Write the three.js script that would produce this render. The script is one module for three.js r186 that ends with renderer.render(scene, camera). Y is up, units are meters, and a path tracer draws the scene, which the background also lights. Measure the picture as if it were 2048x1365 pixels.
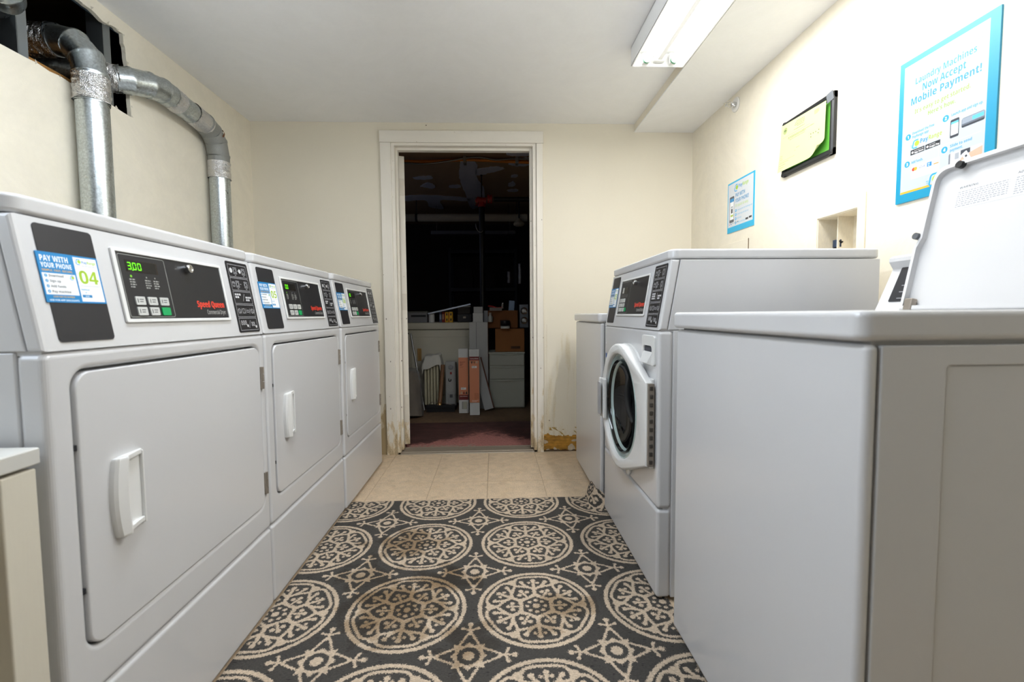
import * as THREE from 'three';
import { RoundedBoxGeometry } from 'three/addons/geometries/RoundedBoxGeometry.js';
import { mergeGeometries, mergeVertices, toCreasedNormals } from 'three/addons/utils/BufferGeometryUtils.js';
import { ImprovedNoise } from 'three/addons/math/ImprovedNoise.js';
import { RectAreaLightUniformsLib } from 'three/addons/lights/RectAreaLightUniformsLib.js';

// ───────────────────────── camera, light, exposure ─────────────────────────
const scene = new THREE.Scene();
scene.background = new THREE.Color(0x000000);
const RAD = Math.PI / 180;
const camera = new THREE.PerspectiveCamera(2 * Math.atan(682.5 / 912.46) / RAD, 2048 / 1365, 0.05, 60);
camera.position.set(0, 0.9195, 0);
camera.rotation.order = 'YXZ';
camera.rotation.set(-3.3507 * RAD, -2.2045 * RAD, -0.4768 * RAD);
camera.focus = 2.3;
camera.userData.fStop = 4.5;

const renderer = new THREE.WebGLRenderer({ antialias: true });
renderer.toneMapping = THREE.LinearToneMapping;
renderer.toneMappingExposure = 2.48;
renderer.shadowMap.enabled = true;
RectAreaLightUniformsLib.init();
const TUBE_LIGHT = 27;          // luminance of each fluorescent tube's area lights
const TUBE_LIGHT_COOL = 15;     // the second fitting, added overhead out of frame: it lights the right-hand fronts and the left wall
const TUBE_COLOR_COOL = new THREE.Color().setRGB(0.89, 0.97, 1.07);
const TUBE_COLOR = new THREE.Color().setRGB(0.99, 0.99, 0.985);
const WINDOW_LIGHT = 1.9;       // daylight of the small window behind the camera
const STORE_LIGHT = 0.35, STORE_COLOR = new THREE.Color().setRGB(0.55, 0.65, 1.0);   // dim daylight in the storage room
const WINDOW_COLOR = new THREE.Color().setRGB(0.72, 0.84, 1.0);

// ───────────────────────── helpers ─────────────────────────
const noise = new ImprovedNoise();
let seedState = 12345;
const rnd = () => { seedState = (seedState * 1664525 + 1013904223) >>> 0; return seedState / 4294967296; };
const rr = (a, b) => a + (b - a) * rnd();
const hash = (x, y) => { let h = (x * 374761393 + y * 668265263) | 0; h = Math.imul(h ^ (h >>> 13), 1274126177); return ((h ^ (h >>> 16)) >>> 0) / 4294967296; };
const fbm = (x, y, z = 0, o = 4) => { let s = 0, a = 0.5, f = 1; for (let i = 0; i < o; i++) { s += a * noise.noise(x * f + 3.1, y * f + 7.7, z + i * 5.3); a *= 0.5; f *= 2; } return s; };
const clamp = (v, a = 0, b = 1) => Math.min(b, Math.max(a, v));
const sstep = (a, b, x) => { const t = clamp((x - a) / (b - a)); return t * t * (3 - 2 * t); };
const used = new Map();
function numbered(n) { const k = used.get(n) ?? 0; used.set(n, k + 1); return k ? n + '_' + String(k).padStart(3, '0') : n; }
function thing(name, label, category, [x, y, z] = [0, 0, 0], turn = 0, group) {
  const o = new THREE.Group(); o.name = numbered(name); scene.add(o);
  o.position.set(x, y, z); o.rotation.y = turn; o.userData = { label, category };
  if (group) o.userData.group = group;
  return o;
}
function struct(name, pos = [0, 0, 0]) { const o = new THREE.Group(); o.name = numbered(name); o.userData.kind = 'structure'; o.position.set(...pos); scene.add(o); return o; }
function part(name, geo, m, parent, pos, label) {
  if (Array.isArray(geo)) geo = geo.length > 1 ? mergeGeometries(geo.map(flat), false) : geo[0];
  const o = new THREE.Mesh(geo, m); o.name = name; o.castShadow = o.receiveShadow = true;
  if (pos) o.position.set(...pos);
  if (label) o.userData.label = label;
  parent.add(o); return o;
}
function flat(g) { g = g.index ? g.toNonIndexed() : g.clone(); for (const k of Object.keys(g.attributes)) if (!['position', 'normal', 'uv'].includes(k)) g.deleteAttribute(k); g.morphAttributes = {}; g.clearGroups(); return g; }
const shift = (g, x = 0, y = 0, z = 0) => { g.translate(x, y, z); return g; };
const rbox = (w, h, d, r = 0.004, x = 0, y = 0, z = 0, s = 3) => shift(new RoundedBoxGeometry(w, h, d, s, Math.min(r, w / 2.01, h / 2.01, d / 2.01)), x, y, z);
const box = (w, h, d, x = 0, y = 0, z = 0) => shift(new THREE.BoxGeometry(w, h, d), x, y, z);
const span = (x0, x1, y0, y1, z0, z1, r = 0) => r ? rbox(x1 - x0, y1 - y0, z1 - z0, r, (x0 + x1) / 2, (y0 + y1) / 2, (z0 + z1) / 2) : box(x1 - x0, y1 - y0, z1 - z0, (x0 + x1) / 2, (y0 + y1) / 2, (z0 + z1) / 2);
function rrect(s, x, y, w, h, r) {   // rounded rectangle from corner x,y
  s.moveTo(x + r, y); s.lineTo(x + w - r, y); s.absarc(x + w - r, y + r, r, -Math.PI / 2, 0); s.lineTo(x + w, y + h - r); s.absarc(x + w - r, y + h - r, r, 0, Math.PI / 2);
  s.lineTo(x + r, y + h); s.absarc(x + r, y + h - r, r, Math.PI / 2, Math.PI); s.lineTo(x, y + r); s.absarc(x + r, y + r, r, Math.PI, Math.PI * 1.5); return s;
}
function plate(x0, x1, y0, y1, t, r, bevel = 0, holes = []) {   // front at z = 0, thickness behind it
  const s = rrect(new THREE.Shape(), x0 + bevel, y0 + bevel, x1 - x0 - 2 * bevel, y1 - y0 - 2 * bevel, Math.max(0.0006, r - bevel));
  for (const [a, b, c, d, hr] of holes) s.holes.push(rrect(new THREE.Path(), a, c, b - a, d - c, hr));
  const g = new THREE.ExtrudeGeometry(s, { depth: t - (bevel ? 2 * bevel : 0), bevelEnabled: bevel > 0, bevelSize: bevel, bevelThickness: bevel, bevelSegments: 3, curveSegments: 8 });
  return shift(g, 0, 0, -t + bevel);
}
function card(x0, x1, y0, y1, t, r = 0.001) {   // thin printed card, uv 0..1, front at z = t
  const g = plate(x0, x1, y0, y1, t, r); shift(g, 0, 0, t);
  const p = g.attributes.position, u = g.attributes.uv;
  for (let i = 0; i < p.count; i++) u.setXY(i, (p.getX(i) - x0) / (x1 - x0), (p.getY(i) - y0) / (y1 - y0));
  return g;
}
function alongX(pts, w, bevel = 0.004) {   // side profile [z, y] swept over the width, centred on x = 0
  const s = new THREE.Shape(pts.map(([z, y]) => new THREE.Vector2(-z, y)));
  const g = new THREE.ExtrudeGeometry(s, { depth: w - 2 * bevel, bevelEnabled: bevel > 0, bevelSize: bevel * 0.8, bevelOffset: -bevel * 0.8, bevelThickness: bevel, bevelSegments: 3 });
  g.translate(0, 0, -w / 2 + bevel); g.rotateY(Math.PI / 2); return g;
}
function cyl(r, h, n = 24, r2 = r) { return new THREE.CylinderGeometry(r2, r, h, n); }
function tube(pts, rad, n = 28, caps = true) {   // swept circle, rad number or f(t, i)
  pts = pts.map((p) => p.isVector3 ? p : new THREE.Vector3(...p));
  const pos = [], uv = [], idx = [], N = pts.length; let nrm = null, len = 0;
  for (let i = 0; i < N; i++) {
    const t = new THREE.Vector3().subVectors(pts[Math.min(N - 1, i + 1)], pts[Math.max(0, i - 1)]).normalize();
    if (!nrm) { nrm = new THREE.Vector3(0, 1, 0); if (Math.abs(t.y) > 0.9) nrm.set(1, 0, 0); }
    nrm.addScaledVector(t, -nrm.dot(t)).normalize();
    const b = new THREE.Vector3().crossVectors(t, nrm);
    if (i) len += pts[i].distanceTo(pts[i - 1]);
    for (let k = 0; k <= n; k++) {
      const a = k / n * Math.PI * 2, r = typeof rad === 'function' ? rad(i / (N - 1), i, k % n) : rad;
      pos.push(pts[i].x + r * (nrm.x * Math.cos(a) + b.x * Math.sin(a)), pts[i].y + r * (nrm.y * Math.cos(a) + b.y * Math.sin(a)), pts[i].z + r * (nrm.z * Math.cos(a) + b.z * Math.sin(a)));
      uv.push(k / n * 0.32, len);
    }
  }
  const w = n + 1;
  for (let i = 0; i < N - 1; i++) for (let k = 0; k < n; k++) { const a = i * w + k; idx.push(a, a + w, a + 1, a + 1, a + w, a + w + 1); }
  if (caps) for (const e of [0, N - 1]) {
    const c = pos.length / 3; pos.push(pts[e].x, pts[e].y, pts[e].z); uv.push(0, 0);
    for (let k = 0; k < n; k++) e ? idx.push(c, e * w + k, e * w + k + 1) : idx.push(c, k + 1, k);
  }
  const g = new THREE.BufferGeometry();
  g.setAttribute('position', new THREE.Float32BufferAttribute(pos, 3)); g.setAttribute('uv', new THREE.Float32BufferAttribute(uv, 2)); g.setIndex(idx);
  g.computeVertexNormals(); return g;
}
const curve = (pts, n = 40) => new THREE.CatmullRomCurve3(pts.map((p) => new THREE.Vector3(...p)), false, 'centripetal').getPoints(n);
function lathe(pts, n = 32) { return new THREE.LatheGeometry(pts.map(([r, y]) => new THREE.Vector2(r, y)), n); }
function canvas(w, h, draw, srgb = true) {
  const c = document.createElement('canvas'); c.width = w; c.height = h; const g = c.getContext('2d'); draw(g, w, h);
  const t = new THREE.CanvasTexture(c); if (srgb) t.colorSpace = THREE.SRGBColorSpace; t.wrapS = t.wrapT = THREE.RepeatWrapping; return t;
}
function pixels(w, h, f, srgb = true) {   // f(x, y, out) with out 0..255
  const d = new Uint8Array(w * h * 4), o = [0, 0, 0];
  for (let y = 0; y < h; y++) for (let x = 0; x < w; x++) { f(x, y, o); const i = (y * w + x) * 4; d[i] = clamp(o[0], 0, 255); d[i + 1] = clamp(o[1], 0, 255); d[i + 2] = clamp(o[2], 0, 255); d[i + 3] = 255; }
  const t = new THREE.DataTexture(d, w, h); t.magFilter = t.minFilter = THREE.LinearFilter; t.wrapS = t.wrapT = THREE.RepeatWrapping; if (srgb) t.colorSpace = THREE.SRGBColorSpace; t.needsUpdate = true; return t;
}
const M = {};
const std = (color, roughness = 0.6, more = {}) => new THREE.MeshStandardMaterial({ color, roughness, ...more });
const printed = (map, roughness = 0.5, more = {}) => new THREE.MeshStandardMaterial({ map, roughness, ...more });

// ───────────────────────── materials ─────────────────────────
const perT = (x, y, p, s) => { // tileable noise on a p-pixel square
  const a = x / p * Math.PI * 2, b = y / p * Math.PI * 2;
  return noise.noise(Math.cos(a) * s + 11.3, Math.sin(a) * s + Math.cos(b) * s, Math.sin(b) * s + 4.2);
};
const paintMap = (r, g, b, amp, size = 384) => pixels(size, size, (x, y, o) => {
  const n = 1 + amp * (perT(x, y, size, 2.2) + 0.6 * perT(x, y, size, 9)) + (hash(x, y) - 0.5) * amp * 0.5;
  o[0] = r * n; o[1] = g * n; o[2] = b * n * (1 - amp * 0.3 * perT(x, y, size, 3));
});
const rollerBump = pixels(256, 256, (x, y, o) => { o[0] = o[1] = o[2] = 128 + 60 * perT(x, y, 256, 14) + 40 * perT(x, y, 256, 30); }, false);
rollerBump.repeat.set(3, 3);
const wallMap = paintMap(236, 228, 209, 0.018);
M.wall = new THREE.MeshStandardMaterial({ map: wallMap, roughness: 0.62, bumpMap: rollerBump, bumpScale: 0.0004 });
M.ceiling = new THREE.MeshStandardMaterial({ map: paintMap(248, 248, 247, 0.008), roughness: 0.7, bumpMap: rollerBump, bumpScale: 0.0003 });
M.enamel = new THREE.MeshPhysicalMaterial({ color: new THREE.Color().setRGB(0.65, 0.65, 0.655), roughness: 0.17, specularIntensity: 1.0 });
M.plasticWhite = std(0xe6e6e4, 0.38);
M.gap = std(0x1d1e22, 0.8);
M.blackPanel = std(0x26262a, 0.42);
M.chrome = std(0xd8d8d8, 0.14, { metalness: 1 });
M.hinge = std(0x9a9186, 0.42, { metalness: 0.45 });
M.galv = new THREE.MeshStandardMaterial({ metalness: 1, roughness: 0.36, map: pixels(256, 256, (x, y, o) => { const n = 1 + 0.10 * perT(x, y, 256, 8) + 0.06 * perT(x, y, 256, 22) + (hash(x >> 1, y >> 2) - 0.5) * 0.06; o[0] = 190 * n; o[1] = 197 * n; o[2] = 199 * n; }),
  roughnessMap: pixels(256, 256, (x, y, o) => { o[0] = o[1] = o[2] = 225 + 60 * perT(x, y, 256, 6) + 40 * perT(x, y, 256, 17); }, false) });
M.galv.map.repeat.set(3, 3);
M.foil = new THREE.MeshStandardMaterial({ color: 0xdededf, metalness: 1, roughness: 0.17, bumpMap: pixels(256, 256, (x, y, o) => { o[0] = o[1] = o[2] = 255 * Math.pow(Math.abs(perT(x, y, 256, 7)) + 0.5 * Math.abs(perT(x, y, 256, 17)), 0.7); }, false), bumpScale: 0.0022 });
M.foil.bumpMap.repeat.set(7, 7);
M.studSteel = std(0x9aa0a3, 0.45, { metalness: 1 });
M.gypsum = std(0xcfc7b6, 0.9);
M.paperBrown = std(0x9a7448, 0.95);
M.doorPaint = new THREE.MeshStandardMaterial({ map: paintMap(226, 219, 205, 0.02), roughness: 0.45 });
M.rubber = std(0x1b1b1c, 0.8);
M.blackGloss = std(0x141416, 0.3);

// ───────────────────────── room shell ─────────────────────────
const WL = -1.518, WR = 1.305, ZB = -2.996, ZF = 3.8, H = 2.1416, SOF = 2.091, SOFX = 0.9186;

// floor: slab and vinyl tiles
{
  const floor = struct('floor');
  part('slab', span(WL - 0.1, WR + 0.1, -0.08, -0.0035, ZB - 0.12, ZF + 0.1), std(0x8d7a64, 0.6), floor);
  const tileTex = (s) => pixels(384, 384, (x, y, o) => {
    const n = fbm(x / 60 + s * 9, y / 60, s, 3), v = fbm(x / 13 + s * 5, y / 5 + s, 2 + s, 3), f = hash(x + s * 991, y);
    let k = 1 + 0.10 * n + 0.20 * v + (f - 0.5) * 0.10;
    o[0] = 216 * k; o[1] = 193 * k; o[2] = 163 * k;
    const sp = fbm(x / 3.2 + s * 31, y / 2.2, 9 + s, 2);
    if (sp > 0.26) { o[0] *= 0.90; o[1] *= 0.87; o[2] *= 0.84; }
    const dirt = fbm(x / 95 + s * 13, y / 95, 17 + s, 4);            // ground-in grime, blotchy with an outline
    if (dirt > 0.16 && hash(x * 3 + s, y * 7) > 0.5) { o[0] *= 0.95; o[1] *= 0.935; o[2] *= 0.91; }
    const sc = noise.noise(x / 140 + s * 3, y / 2.2, s * 7.7);        // fine scuffs
    if (sc > 0.62) { o[0] *= 0.86; o[1] *= 0.84; o[2] *= 0.82; }
  });
  const mats = [0, 1, 2, 3].map((s) => new THREE.MeshStandardMaterial({ map: tileTex(s), roughness: 0.42 }));
  const T = 0.3035, g0 = new THREE.BoxGeometry(T - 0.0016, 0.004, T - 0.0016);
  const geos = [0, 1].map((k) => { const g = g0.clone(); if (k) g.rotateY(Math.PI / 2); return g; });
  const x0 = -0.349 - 4 * T, z0 = -2.470 + 10 * T;
  for (let i = 0; i < 10; i++) for (let j = -2; j < 12; j++) {
    const cx = x0 + (i + 0.5) * T, cz = z0 - (j + 0.5) * T;
    const a = Math.max(cx - T / 2, WL), b = Math.min(cx + T / 2, WR), c = Math.max(cz - T / 2, ZB), d = Math.min(cz + T / 2, ZF);
    if (b - a < 0.01 || d - c < 0.01) continue;
    const full = b - a > T - 1e-4 && d - c > T - 1e-4;
    const gm = full ? geos[(rnd() * 2) | 0] : new THREE.BoxGeometry(b - a - 0.0016, 0.004, d - c - 0.0016);
    part(numbered('floor_tile'), gm, mats[(rnd() * 4) | 0], floor, [(a + b) / 2, -0.002 + rr(-0.0004, 0.0003), (c + d) / 2]);
  }
}
// ceiling and soffit
{
  const c = struct('ceiling'); part('ceiling_board', span(WL - 0.1, WR + 0.1, H, H + 0.1, ZB - 0.12, ZF + 0.1), M.ceiling, c);
  const s = struct('soffit');
  part('soffit_underside', span(SOFX, WR + 0.005, SOF, SOF + 0.006, ZB - 0.002, ZF), M.ceiling, s);
  part('soffit_face', span(SOFX, SOFX + 0.012, SOF + 0.006, H + 0.002, ZB - 0.002, ZF), M.wall, s);
  // metre uv for both
  for (const o of [c, s]) o.traverse((m) => { if (m.geometry) { const p = m.geometry.attributes.position, n = m.geometry.attributes.normal, u = m.geometry.attributes.uv; for (let i = 0; i < p.count; i++) Math.abs(n.getY(i)) > 0.5 ? u.setXY(i, p.getX(i), p.getZ(i)) : u.setXY(i, p.getZ(i), p.getY(i)); } });
}
// a wall of the long sides: shape in (depth, height) with holes, front face at x
function sideWall(name, x, out, pts, holes, t, m) {
  const o = struct(name), s = new THREE.Shape(pts.map((p) => new THREE.Vector2(...p)));
  for (const h of holes) s.holes.push(new THREE.Path(h.map((p) => new THREE.Vector2(...p))));
  const g = new THREE.ExtrudeGeometry(s, { depth: t, bevelEnabled: false });
  // (depth, y, e) -> (x + out * e, y, -depth)
  const P = g.attributes.position, N = g.attributes.normal;
  for (let i = 0; i < P.count; i++) { const d = P.getX(i), y = P.getY(i), e = P.getZ(i); P.setXYZ(i, x + out * e, y, -d); const a = N.getX(i), b = N.getY(i), c = N.getZ(i); N.setXYZ(i, out * c, b, -a); }
  if (out > 0) { /* orientation kept */ }
  if (out < 0) { const a = g.attributes; for (const k of Object.keys(a)) { const A = a[k], n = A.itemSize; for (let i = 0; i < A.count; i += 3) for (let c = 0; c < n; c++) { const v = A.array[(i + 1) * n + c]; A.array[(i + 1) * n + c] = A.array[(i + 2) * n + c]; A.array[(i + 2) * n + c] = v; } } }
  part('wallboard', g, m, o); return o;
}
// left wall with its torn opening
const jag = (a, b, n, amp) => { const out = []; for (let i = 0; i < n; i++) { const t = i / n; out.push([a[0] + (b[0] - a[0]) * t + (i ? rr(-amp, amp) : 0), a[1] + (b[1] - a[1]) * t + (i ? rr(-amp, amp) : 0)]); } return out; };
const hole = [...jag([0.98, 1.762], [1.60, 1.770], 6, 0.003), ...jag([1.60, 1.770], [1.95, 1.767], 9, 0.004), ...jag([1.95, 1.767], [2.032, 1.762], 2, 0.001), ...jag([2.032, 1.762], [2.026, 1.90], 6, 0.004), ...jag([2.026, 1.90], [2.022, 2.02], 6, 0.006), ...jag([2.022, 2.02], [2.012, 2.088], 4, 0.006), ...jag([2.012, 2.088], [1.90, 2.082], 6, 0.006), ...jag([1.90, 2.082], [1.75, 2.096], 8, 0.005), ...jag([1.75, 2.096], [0.98, 2.10], 8, 0.003), ...jag([0.98, 2.10], [0.98, 1.762], 3, 0.003)];
const winHole = [[-0.25, 1.25], [0.55, 1.25], [0.55, 1.85], [-0.25, 1.85]];
{
  const w = sideWall('wall_left', WL, -1, [[-3.8, -0.01], [3.0, -0.01], [3.0, H + 0.01], [-3.8, H + 0.01]], [hole, winHole], 0.016, M.wall);
  // torn face-paper flakes along the edge of the opening
  const flakes = [];
  for (let i = 0; i < 26; i++) {
    const h = hole[(i * 2 + 5) % hole.length], s = rr(0.006, 0.016), g = new THREE.BufferGeometry();
    const a = rr(0, 6.28), p = [0, 0, 0, s * Math.cos(a), s * Math.sin(a), rr(0.001, 0.006), s * 0.7 * Math.cos(a + 1.3), s * 0.7 * Math.sin(a + 1.3), rr(0, 0.003)];
    const q = []; for (let k = 0; k < 9; k += 3) q.push(WL + 0.0006 + p[k + 2], h[1] + p[k + 1], -(h[0] + p[k]));
    g.setAttribute('position', new THREE.Float32BufferAttribute([...q, q[0] - 0.0005, q[1], q[2], q[6] - 0.0005, q[7], q[8], q[3] - 0.0005, q[4], q[5]], 3)); g.setAttribute('uv', new THREE.Float32BufferAttribute(new Array(12).fill(0), 2)); g.computeVertexNormals(); flakes.push(g);
  }
  const f = part('torn_paper', flakes, M.gypsum, w); f.userData.kind = 'stuff';
  // cavity behind the board: closed and dark
  const c = struct('wall_cavity');
  const X0 = -3.9, X1 = WL - 0.018, timber = std(0x54432f, 0.9);
  part('cavity_back', span(X0 - 0.02, X0, -0.01, H + 0.5, -3.1, ZF), timber, c);
  part('cavity_end', span(X0, X1, -0.01, H + 0.5, -3.12, -3.1), timber, c);
  part('cavity_end', span(X0, X1, -0.01, H + 0.5, -0.5, -0.48), timber, c);
  part('cavity_top', span(X0, X1 - 0.0, H + 0.12, H + 0.14, -3.1, ZF), timber, c);
  // framing seen through the opening
  const fr = struct('wall_framing');
  const channel = (z, y0, y1) => [span(-1.598, -1.536, y0, y1, z - 0.0012, z + 0.0012), span(-1.5375, -1.536, y0, y1, z - 0.034, z), span(-1.598, -1.5965, y0, y1, z - 0.034, z), span(-1.5375, -1.5365, y0, y1, z - 0.018, z - 0.0165)];
  part('steel_stud', channel(-1.595, 0.01, 2.13), M.studSteel, fr);
  part('steel_stud', channel(-1.935, 0.01, 2.13), M.studSteel, fr);
  part('steel_track', [span(-1.60, -1.536, 2.128, 2.132, -3.0, -0.5), span(-1.538, -1.5365, 2.085, 2.13, -3.0, -0.5)], std(0x39454d, 0.6, { metalness: 0.5 }), fr);
  part('wood_plate', span(-1.60, -1.538, 1.745, 1.790, -1.90, -1.605), std(0x9c7038, 0.9), fr);
  part('wood_block', span(-1.78, -1.70, 1.78, 1.90, -1.80, -1.655, 0.003), std(0x8a5f2c, 0.9), fr);
}
// window behind the camera on the left: the cool daylight of the photograph's left edge
{
  const w = struct('window_1');
  const fm = std(0xd8d6cf, 0.5);
  part('window_frame', [span(WL - 0.03, WL + 0.012, 1.20, 1.25, -0.60, 0.30), span(WL - 0.03, WL + 0.012, 1.85, 1.90, -0.60, 0.30), span(WL - 0.03, WL + 0.012, 1.25, 1.85, -0.60, -0.55), span(WL - 0.03, WL + 0.012, 1.25, 1.85, 0.25, 0.30), span(WL - 0.02, WL + 0.004, 1.25, 1.85, -0.16, -0.14)], fm, w);
  part('window_pane', span(WL - 0.028, WL - 0.022, 1.25, 1.85, -0.55, 0.25), std(0x000000, 0.4, { emissive: WINDOW_COLOR, emissiveIntensity: 0.9 }), w);
  const l = new THREE.RectAreaLight(WINDOW_COLOR, WINDOW_LIGHT, 0.78, 0.58); l.name = 'window_daylight';
  l.position.set(WL + 0.02, 1.55, -0.15); l.lookAt(WL + 3, 1.55, -0.15); w.add(l);
}
// right wall with the outlet-box opening
sideWall('wall_right', WR, 1, [[-3.8, -0.01], [3.0, -0.01], [3.0, H + 0.01], [-3.8, H + 0.01]], [[[1.605, 1.08], [1.81, 1.08], [1.81, 1.292], [1.605, 1.292]]], 0.1, M.wall);
// wall behind the camera
{
  const w = struct('wall_front'); part('wallboard', span(WL - 0.02, WR + 0.1, -0.01, H + 0.01, ZF, ZF + 0.1), std(0x5a4a3c, 0.8), w);
}
// door wall: one canvas of paint, grime and the torn glue patch by the floor
{
  const wW = WR - WL, CW = 1700, CH = 1290;
  const px = (x) => (x - WL) / wW * CW, py = (y) => CH - y / (H + 0.01) * CH;
  const t = canvas(CW, CH, (g) => {
    const id = g.createImageData(CW, CH), d = id.data;
    for (let y = 0; y < CH; y++) for (let x = 0; x < CW; x++) {
      const X = WL + x / CW * wW, Y = (CH - y) / CH * (H + 0.01), i = (y * CW + x) * 4;
      let k = 1 + 0.014 * fbm(X * 3, Y * 3, 1, 3) + (hash(x, y) - 0.5) * 0.008, r = 236 * k, gg = 228 * k, b = 209 * k;
      // drip streaks and splashed grime right of the door, with blotchy outlines
      const inR = X > 0.325 && X < 0.75, lowR = inR ? 1 - Y / 0.95 : 0;
      if (lowR > 0) {
        const st = fbm(X * 26, Y * 2.6, 5, 4) + 0.42 * lowR + 0.16 * (hash(x >> 1, y >> 1) - 0.5);
        if (st > 0.47) { const q = 0.93 + 0.05 * hash(x, y); r *= q; gg *= q * 0.98; b *= q * 0.93; }
        else if (st > 0.33) { r *= 0.978; gg *= 0.97; b *= 0.945; }
      }
      // grime left of the door near the floor
      const lowL = X < -0.70 && X > -1.0 ? 1 - Y / 0.34 : 0;
      if (lowL > 0) { const st = fbm(X * 20, Y * 8, 9, 4) + 0.8 * lowL; if (st > 0.35) { r *= 0.80; gg *= 0.74; b *= 0.62; } else if (st > 0.22) { r *= 0.9; gg *= 0.87; b *= 0.8; } }
      // glue and old paint where the skirting has come away
      if (X > 0.323 && X < 0.80 && Y < 0.20) {
        const edge = 0.108 + 0.016 * noise.noise(X * 30, 1.5, 0) + 0.008 * noise.noise(X * 90, 4.5, 0), wisp = fbm(X * 22 + Y * 30, Y * 16, 3, 4);
        if (Y < edge || (Y < 0.165 && wisp > 0.14 && X > 0.36)) {
          const q = 0.80 + 0.35 * fbm(X * 24, Y * 24, 8, 4) + 0.3 * fbm(X * 8, Y * 60, 2, 2);
          r = 226 * q; gg = 165 * q; b = 62 * q;
          if (Y >= edge) { r = 226 * q; gg = 186 * q; b = 104 * q; }
          const bare = fbm(X * 16 + 3, Y * 20, 12, 4) + 0.30 * (1 - Y / 0.075);
          if (bare > 0.22) { const v = 0.9 + 0.2 * fbm(X * 40, Y * 40, 3, 3); r = 220 * v; gg = 205 * v; b = 178 * v; }
          if (Y < 0.012 + 0.012 * noise.noise(X * 40, 0.5, 0)) { r *= 0.45; gg *= 0.40; b *= 0.34; }
        }
      }
      d[i] = r; d[i + 1] = gg; d[i + 2] = b; d[i + 3] = 255;
    }
    g.putImageData(id, 0, 0);
    g.fillStyle = 'rgba(90,70,50,.8)'; for (const [x, y] of [[0.33, 0.03], [0.36, 0.21], [-0.42, 2.125], [0.33, 0.1]]) { g.beginPath(); g.arc(px(x), py(y), 2.2, 0, 7); g.fill(); }
    g.strokeStyle = 'rgba(150,120,80,.35)'; g.lineWidth = 1; g.beginPath(); g.moveTo(px(0.345), py(0.85)); g.lineTo(px(0.342), py(0.1)); g.stroke();
  });
  const w = struct('wall_back');
  const s = new THREE.Shape(); s.moveTo(WL - 0.05, -0.01); s.lineTo(-0.645, -0.01); s.lineTo(-0.645, 2.018); s.lineTo(0.279, 2.018); s.lineTo(0.279, -0.01); s.lineTo(WR + 0.05, -0.01); s.lineTo(WR + 0.05, H + 0.01); s.lineTo(WL - 0.05, H + 0.01);
  const g = new THREE.ExtrudeGeometry(s, { depth: 0.114, bevelEnabled: false }); g.translate(0, 0, ZB - 0.114);
  const P = g.attributes.position, U = g.attributes.uv; for (let i = 0; i < P.count; i++) U.setXY(i, (P.getX(i) - WL) / wW, P.getY(i) / (H + 0.01));
  part('wallboard', g, new THREE.MeshStandardMaterial({ map: t, roughness: 0.62, bumpMap: rollerBump, bumpScale: 0.0003 }), w);
}
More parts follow.
